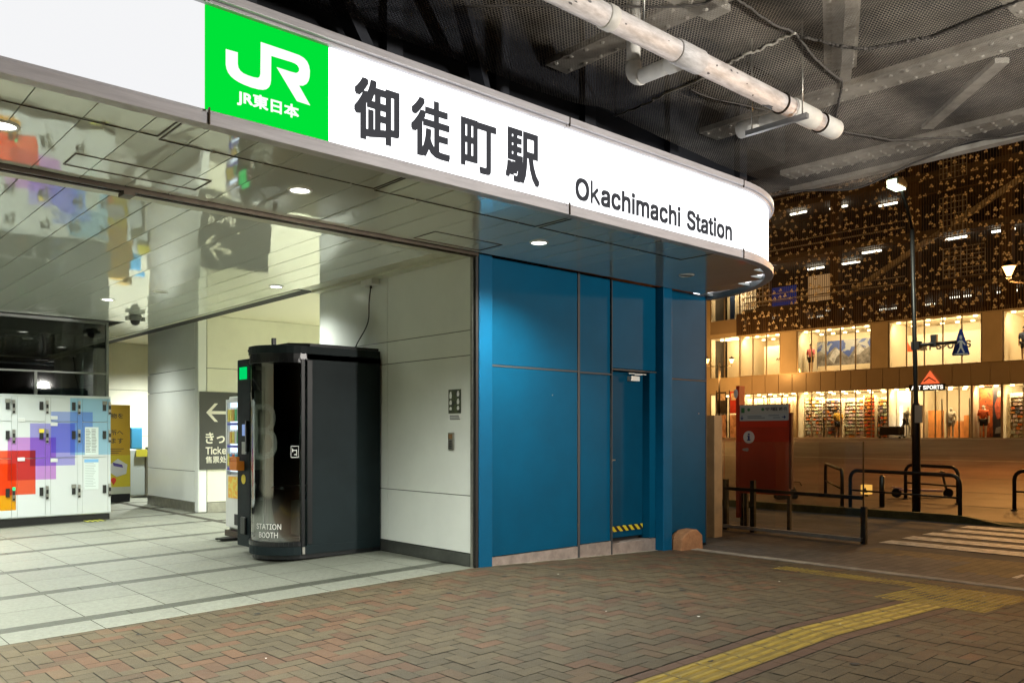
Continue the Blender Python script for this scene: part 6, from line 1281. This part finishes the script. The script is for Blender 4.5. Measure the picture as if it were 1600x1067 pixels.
# mountain mural
MM = thing('mountain_mural', 'large mountain and blue sky mural in the upper shop window', 'mural', (XB + 2.4, 25, 6.4))
m = MB(); m.box(XB + 2.4, XB + 2.45, 22.8, 27.2, 5.55, 7.2); m.build('sky_print', picture_mat('mural_sky', [(.01, .03, .14), (.015, .05, .24), (.25, .28, .33), (.02, .07, .28)], .9, seed=3), MM)
ml = mat('mural_rock', (.05, .045, .045), .6, dirt=(.20, .20, .21), vscale=3.4, var=.4)
m = MB(); m.prism([(0, 0), (.0, .85), (.5, 1.05), (.95, .75), (1.5, 1.25), (2.0, .9), (2.4, .55), (3.0, 1.35), (3.5, 1.0), (4.0, 1.3), (4.4, .7), (4.4, 0)], (XB + 2.395, 27.2, 5.56), NY, UZ, (-.01, 0, 0)); m.build('mountain_print', ml, MM)
m = MB(); m.prism([(1.1, .55), (1.6, 1.22), (1.9, .85), (1.6, .6), (1.45, .2)], (XB + 2.38, 27.2, 5.56), NY, UZ, (-.01, 0, 0)); m.prism([(2.7, .6), (3.05, 1.3), (3.4, .95), (3.1, .7)], (XB + 2.38, 27.2, 5.56), NY, UZ, (-.01, 0, 0)); m.build('snow_print', mat('mural_snow', (.36, .38, .42), .6, dirt=(.16, .17, .2), vscale=4, var=.1), MM)
m = MB(); m.box(XB + 1.2, XB + 1.7, 22.6, 26.2, Z3 + .03, Z3 + .45); tag(m.build('display_table', SHOPW), 'low pale display table in front of the mountain mural', 'table')
# figures in the windows
def skin(name, pts, edges, mm, parent, sub=1):
    me = bpy.data.meshes.new(name); me.from_pydata([p[:3] for p in pts], edges, []); me.materials.append(mm)
    o = bpy.data.objects.new(name, me); COL.objects.link(o); md = o.modifiers.new('skin', 'SKIN')
    sv = me.skin_vertices[0].data
    for i, p in enumerate(pts): sv[i].radius = (p[3], p[3]); sv[i].use_root = (i == 0)
    sd = o.modifiers.new('subdivision', 'SUBSURF'); sd.levels = sub; sd.render_levels = sub
    if parent: attach(o, parent)
    return o
def mannequin(x, y, z, face, pose, label, skinm, topm, legm, s=1.0, hair=None, cat='mannequin', name='mannequin'):
    """face = heading (radians) the figure looks along; pose gives swing of arms and legs"""
    t = thing(name, label, cat, (x, y, z)); F_ = Vector((math.cos(face), math.sin(face), 0)); L_ = Vector((-math.sin(face), math.cos(face), 0)); O = Vector((x, y, z))
    def P_(f, l, h, r): q_ = O + F_ * f * s + L_ * l * s + Vector((0, 0, h * s)); return (q_.x, q_.y, q_.z, r * s)
    la, ra, ll, rl, lean = pose
    hip = .93; top = 1.42
    J = [P_(0, 0, hip, .13), P_(lean * .5, 0, 1.12, .115), P_(lean, 0, 1.34, .14), P_(lean * 1.1, 0, 1.47, .055), P_(lean * 1.2 + .02, 0, 1.58, .085), P_(lean * 1.2 + .01, 0, 1.68, .075)]
    E_ = [(0, 1), (1, 2), (2, 3), (3, 4), (4, 5)]
    for sd_, (a1, a2) in ((1, la), (-1, ra)):
        k = len(J); sh = (lean, .19 * sd_, 1.38)
        el = (sh[0] + .28 * math.sin(a1), sh[1] + .05 * sd_, sh[2] - .28 * math.cos(a1)); wr = (el[0] + .25 * math.sin(a1 + a2), el[1], el[2] - .25 * math.cos(a1 + a2)); hd_ = (wr[0] + .09 * math.sin(a1 + a2), wr[1], wr[2] - .09 * math.cos(a1 + a2))
        J += [P_(*sh, .062), P_(*el, .046), P_(*wr, .034), P_(*hd_, .036)]; E_ += [(2, k), (k, k + 1), (k + 1, k + 2), (k + 2, k + 3)]
    for sd_, (a1, a2) in ((1, ll), (-1, rl)):
        k = len(J); hp = (0, .095 * sd_, .88)
        kn = (hp[0] + .42 * math.sin(a1), hp[1], hp[2] - .42 * math.cos(a1)); an = (kn[0] + .40 * math.sin(a1 - a2), kn[1], kn[2] - .40 * math.cos(a1 - a2)); to = (an[0] + .15, an[1], an[2] - .04)
        J += [P_(*hp, .09), P_(*kn, .062), P_(*an, .042), P_(*to, .04)]; E_ += [(0, k), (k, k + 1), (k + 1, k + 2), (k + 2, k + 3)]
    skin('body', J, E_, skinm, t)
    g = lambda i, e_: (*J[i][:3], J[i][3] + e_ * s)
    skin('jacket', [g(0, .03), g(1, .035), g(2, .03), (*J[3][:3], .08 * s), g(6, .025), g(7, .022), g(10, .025), g(11, .022)], [(0, 1), (1, 2), (2, 3), (2, 4), (4, 5), (2, 6), (6, 7)], topm, t)
    mid = lambda i, j, f_: tuple(J[i][q_] + (J[j][q_] - J[i][q_]) * f_ for q_ in range(3))
    skin('shorts', [g(0, .02), g(14, .02), (*mid(14, 15, .7), .085 * s), g(18, .02), (*mid(18, 19, .7), .085 * s)], [(0, 1), (1, 2), (0, 3), (3, 4)], legm, t)
    if hair:
        q_ = MB(); hc = Vector(J[5][:3]); q_.lathe([(.0001, .10 * s), (.06 * s, .085 * s), (.092 * s, .02 * s), (.085 * s, -.03 * s)], hc + Vector((0, 0, .01)) - F_ * .015, 12); q_.build('hair', hair, t)
    return t
skn = mat('mannequin_skin', (.45, .30, .20), .6); white_m = mat('mannequin_white', (.70, .65, .55), .5); blk = mat('cloth_black', (.02, .02, .022), .8); ylw = mat('cloth_mustard', (.55, .33, .04), .8); grn = mat('cloth_grey', (.35, .34, .32), .8); redc = mat('cloth_orange', (.65, .12, .03), .8); nav = mat('cloth_navy', (.03, .045, .09), .8); pinkc = mat('cloth_pink', (.6, .16, .2), .8)
stand = ((.08, .1), (-.06, .15), (.03, .02), (-.04, .03), .0); run = ((.7, 1.2), (-.7, 1.2), (.55, .7), (-.45, .9), .10)
mannequin(XB + .55, 24.55, Z1 + .04, R(200), stand, 'mannequin in mustard jacket and black trousers in front of shoe racks', skn, ylw, blk, 1.02, blk)
mannequin(XB + .5, 20.55, Z1 + .12, R(-70), run, 'white striding mannequin in grey top before the white display wall', white_m, grn, nav, 1.02)
mannequin(XB + .45, 16.45, Z1 + .04, R(190), stand, 'pale mannequin in orange jacket and black shorts in front of the posters', white_m, redc, blk, 1.05)
mannequin(XB + .5, 18.1, Z1 + .04, R(185), stand, 'pale mannequin in white clothes just inside the glass entrance', white_m, white_m, grn, 1.0)
mannequin(XB + .6, 26.35, Z3 + .04, R(180), stand, 'mannequin in pink top and black trousers in the upper left window', skn, pinkc, blk, 1.0, blk)
mannequin(XB + .7, 14.6, Z3 + .04, R(180), stand, 'mannequin in dark clothes in the upper right window', skn, nav, blk, 1.0, blk)
# posters beside the entrance
m = MB(); m.box(XB + .9, XB + .94, 16.15, 16.8, Z1 + .1, Z2 - .15); o = m.build('window_poster', picture_mat('poster_rust', [(.10, .035, .015), (.30, .07, .02), (.55, .13, .03), (.12, .05, .03)], 1.6, seed=1)); tag(o, 'tall rust red poster behind the orange jacket mannequin', 'poster')
m = MB(); m.box(XB + .7, XB + .74, 15.5, 16.08, Z1 + .1, Z2 - .12); o = m.build('runner_poster', mat('poster_dark', (.035, .03, .04), .5, var=.4, vscale=2)); tag(o, 'tall dark poster of a runner in an orange coat', 'poster')
m = MB()
for pl in ([(.20, .95), (.38, 1.0), (.50, 1.45), (.52, 1.9), (.40, 2.1), (.20, 2.05), (.08, 1.7), (.12, 1.3)],): m.prism(pl, (XB + .695, 16.08, Z1 + .1), NY, UZ, (-.01, 0, 0))
m.build('coat_print', mat('coat_print', (.5, .10, .04), .6, dirt=(.25, .05, .03), vscale=5, var=.2), o)
m = MB(); m.prism([(.22, 2.12), (.38, 2.12), (.42, 2.3), (.36, 2.45), (.26, 2.45), (.2, 2.3)], (XB + .695, 16.08, Z1 + .1), NY, UZ, (-.012, 0, 0)); m.build('face_print', skn, o)
m = MB(); m.prism([(.1, .2), (.5, .25), (.45, .6), (.15, .5)], (XB + .695, 16.08, Z1 + .1), NY, UZ, (-.01, 0, 0)); m.build('ground_print', grn, o)
# entrance: counters and racks
m = MB()
for (ya, yb, za, zb, xx) in ((17.1, 17.7, .03, 1.3, 1.2), (17.9, 18.8, .03, 1.0, 1.8), (19.0, 19.7, .03, 1.6, 1.5)): m.box(XB + xx, XB + xx + .4, ya, yb, Z1 + za, Z1 + zb)
o = m.build('sales_counter', mat('counter_orange', (.55, .22, .06), .5, var=.3, vscale=2)); tag(o, 'orange lit counters inside the glass shop entrance', 'counter')
m = MB(); m.box(XB + .12, XB + .16, 17.0, 17.06, Z1 + .05, Z2 - .7); m.box(XB + .12, XB + .16, 18.4, 18.46, Z1 + .05, Z2 - .7); o = m.build('door_handles', STEEL, BL)
# roll cage with black sack
RC = thing('roll_cage', 'wire roll cage loaded with a black covered bundle in front of the shop', 'roll cage', (XB - .7, 20.8, Z1))
m = MB(); yc0, yc1, xc0, xc1 = 20.15, 21.45, XB - 1.0, XB - .3; zc = Z1 - .02
for yy in (yc0, yc1):
    for k in range(3): m.tube([(xc0 + .35 * k, yy, zc + .15), (xc0 + .35 * k, yy, zc + 1.45)], .018, 6)
    for zz_ in (.2, .8, 1.1, 1.45): m.tube([(xc0, yy, zc + zz_), (xc1, yy, zc + zz_)], .014, 6)
m.tube([(xc0, yc0, zc + .15), (xc0, yc1, zc + .15)], .02, 6); m.tube([(xc1, yc0, zc + .15), (xc1, yc1, zc + .15)], .02, 6); m.build('cage', BRONZE, RC)
m = MB(); m.box(xc0 + .03, xc1 - .03, yc0 + .05, yc1 - .05, zc + .22, zc + .72); m.build('covered_bundle', BLACK, RC, bevel=.1)
for (a, b) in ((xc0 + .06, yc0 + .1), (xc0 + .06, yc1 - .1), (xc1 - .06, yc0 + .1), (xc1 - .06, yc1 - .1)):
    m = MB(); m.tube([(a - .03, b, zc + .07), (a + .03, b, zc + .07)], .07, 10); m.build('caster', BLACK, RC)
# flower screen over the upper storeys
scr = MB(); y = yA
while y < yZ: scr.box(XB - .42, XB - .39, y, y + .018, Z4 + .02, 24); y += .14
for z in (9.6, 12.0, 14.4, 16.8, 19.2, 21.6): scr.box(XB - .385, XB - .35, yA, yZ, z, z + .04)
so = scr.build('flower_screen', SCREENM, BL)
lou = MB(); y = yA
while y < yZ: lou.box(XB - .36, XB - .30, y, y + .075, Z4 + .03, 9.15); y += .115
lou.build('louvre_band', mat('louvre_brown', (.085, .055, .035), .55, metal=.3), so)
fl = MB(); rf = random.Random(21)
def petals(y, z, s_):
    for k in range(3):
        a = R(90 + 120 * k + rf.uniform(-20, 20)); cy_, cz_ = y + .085 * s_ * math.cos(a), z + .085 * s_ * math.sin(a); r_ = .072 * s_
        tilt = rf.uniform(-.03, .03)
        ring = [(XB - .45 + tilt * math.cos(j * math.pi / 3), cy_ + r_ * math.cos(j * math.pi / 3), cz_ + r_ * math.sin(j * math.pi / 3)) for j in range(6)]
        fl.add(ring + [(XB - .475, cy_, cz_)], [(j, (j + 1) % 6, 6) for j in range(6)])
gy = yA
while gy < yZ - .2:
    gz_ = Z4 + .25
    while gz_ < 23.5:
        dens = .74 if gz_ < 9.3 else (.72 if gz_ < 15 else .66)
        if rf.random() < dens: petals(gy + rf.uniform(-.12, .12), gz_ + rf.uniform(-.13, .13), rf.uniform(.62, .85))
        gz_ += .38
    gy += .38
tag(fl.build('screen_flowers', PETAL, so), kind='stuff')
# floors seen through the screen
m = MB()
for z in (9.15, 12.3, 15.5, 18.7, 21.9): m.box(XB + .3, XB + 6, yA, yZ, z, z + .32)
m.build('upper_slab', mat('upper_slab_paint', (.16, .145, .13), .7, var=.2), BL)
m = MB()
for y in (29.5, 24.8, 20.1, 15.4, 10.7, 6, 1, -4): m.box(XB + .5, XB + 1.0, y - .25, y + .25, Z4 + .3, 24)
m.build('upper_column', mat('upper_column_paint', (.13, .10, .08), .7, var=.2), BL)
rl_ = random.Random(8)
for z in (9.05, 12.2, 15.4, 18.6, 21.8):
    for y in [yZ - 1.2 - 2.35 * k for k in range(18)]:
        if rl_.random() < .55: xx = XB + rl_.choice((1.0, 1.6, 3.2)); m = MB(); m.box(xx, xx + .16, y - .55, y + .55, z - .14, z - .05); m.build('fluorescent_tube', TUBE, BL)
m = MB()
for z in (9.47, 12.62, 15.82): 
    m.box(XB + .25, XB + .31, 20.5, yZ, z + .35, z + .43); m.box(XB + .25, XB + .31, 20.5, yZ, z + .75, z + .80)
m.bar((XB + .4, 24.0, 9.6), (XB + .4, 18.6, 12.4), .3, .25); m.bar((XB + .4, 18.0, 12.7), (XB + .4, 12.6, 15.6), .3, .25)
m.build('stair_rail', mat('rail_white', (.55, .55, .52), .5), BL)
for (ya, yb, za, zb) in ((29.0, 30.6, 9.6, 11.6), (17.2, 18.6, 12.0, 14.2), (17.2, 18.6, 15.2, 17.4), (16.3, 18.4, 9.8, 11.4)):
    m = MB(); n_ = 7
    for k in range(n_ + 1):
        m.box(XB + .2, XB + .24, ya + (yb - ya) * k / n_ - .02, ya + (yb - ya) * k / n_ + .02, za, zb); m.box(XB + .16, XB + .199, ya, yb, za + (zb - za) * k / n_ - .02, za + (zb - za) * k / n_ + .02)
    m.build('lattice_panel', mat('lattice_white', (.5, .52, .54), .5), BL)
m = MB(); m.box(XB + 1.1, XB + 1.16, 27.6, 29.3, 9.5, 10.8); m.build('blue_banner', emit('blue_banner_glow', (.05, .09, .40), .2), BL)
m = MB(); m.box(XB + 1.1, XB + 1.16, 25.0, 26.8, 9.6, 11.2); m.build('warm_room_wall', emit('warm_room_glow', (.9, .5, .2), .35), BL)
# rounded corner wing to the left
WG = thing('corner_wing', 'narrow cream corner wing with lit windows left of the flower screen', 'building', (XB, 32.2, Z1))
for za, zb, mm in ((Z2, Z3, FGREY), (Z4, Z4 + 1.2, FGREY), (Z1 - .3, Z1 + .05, FGREY), (11.4, 24, FCREAM)):
    m = MB(); m.box(XB + .02, XB + .4, 31.02, 33.3, za, zb); m.build('wall_band', mm, WG)
for za, zb in ((Z1 + .06, Z2 - .01), (Z3 + .01, Z4 - .01), (Z4 + 1.21, 11.39)):
    m = MB(); m.box(XB + .06, XB + .07, 31.06, 33.26, za, zb); wv = m.build('window', glass('wing_glass', (.95, .93, .88), .03), WG)
    m = MB()
    for yy in (31.04, 32.2, 33.27): m.box(XB + .0, XB + .058, yy - .03, yy + .03, za, zb)
    m.build('window_frame', MULL, wv)
    m = MB(); m.box(XB + 2.0, XB + 2.05, 31.02, 33.3, za - .3, zb + .3); m.build('room_wall', SHOPW, WG)
    m = MB(); m.box(XB + .6, XB + .8, 31.6, 32.9, zb - .08, zb - .02); m.build('room_lamp', emit('wing_lamp', (1, .72, .35), 14), WG)
    ld = bpy.data.lights.new('wing_glow', 'POINT'); ld.energy = 120; ld.color = (1, .75, .42); ld.shadow_soft_size = .3; lo = bpy.data.objects.new('wing_glow', ld); COL.objects.link(lo); lo.location = (XB + 1.0, 32.2, zb - .5); attach(lo, WG)
m = MB(); m.box(XB + .9, XB + .95, 32.0, 32.35, 8.95, 11.3); m.build('blue_banner', mat('blue_cloth', (.03, .08, .3), .7), WG)
m = MB(); m.box(XB + .02, XB + .6, 33.31, 33.6, Z1 - .3, 24); m.box(XB + .45, XB + .6, 31, 33.3, 11.5, 24); m.build('corner_pier', FCREAM, WG)
# flags and planter by the wing
for (yy, cc, lab) in ((31.0, (.35, .03, .025), 'dark red and white hanging banner on the street left of the info board'), (32.0, (.03, .03, .03), 'dark hanging banner on the street at the far left of the shops')):
    t = thing('street_banner', lab, 'banner', (XB - 1.2, yy, Z1)); zb_ = Z1
    m = MB(); m.tube([(XB - 1.2, yy, zb_), (XB - 1.2, yy, zb_ + 3.1)], .03, 8); m.build('pole', POLE, t)
    m = MB(); m.box(XB - 1.21, XB - 1.19, yy - .75, yy - .04, zb_ + 1.6, zb_ + 3.0); m.build('cloth', mat('banner_cloth', cc, .7, var=.4, vscale=2), t)
    m = MB(); m.box(XB - 1.225, XB - 1.211, yy - .68, yy - .12, zb_ + 2.45, zb_ + 2.9); m.build('banner_print', mat('banner_print', (.5, .42, .36), .6, var=.5, vscale=5), t)
    m = MB(); m.box(XB - 1.3, XB - 1.15, yy - .72, yy - .1, zb_ + .05, zb_ + 1.5); m.build('lower_board', mat('board_pale', (.45, .28, .22), .6, var=.5, vscale=3), t)
# brown building beyond
BB = thing('brick_building', 'tall brown building seen as a sliver beside the blue wall', 'building', (50, 37, Z1))
m = MB(); m.box(49, 60, 33.9, 50, Z1 - .4, 22); m.build('wall', mat('brown_wall', (.34, .19, .10), .7, var=.15, vscale=.7), BB)
for zz_ in (3.2, 6.2, 9.2):
    m = MB(); m.box(48.94, 48.995, 34.3, 35.7, zz_, zz_ + 1.8); m.build('window', mat('brown_window', (.10, .06, .04), .2), BB)
    m = MB(); m.box(48.9, 48.999, 33.9, 40, zz_ - .35, zz_ - .2); m.build('ledge', mat('brown_ledge', (.5, .32, .18), .6), BB)
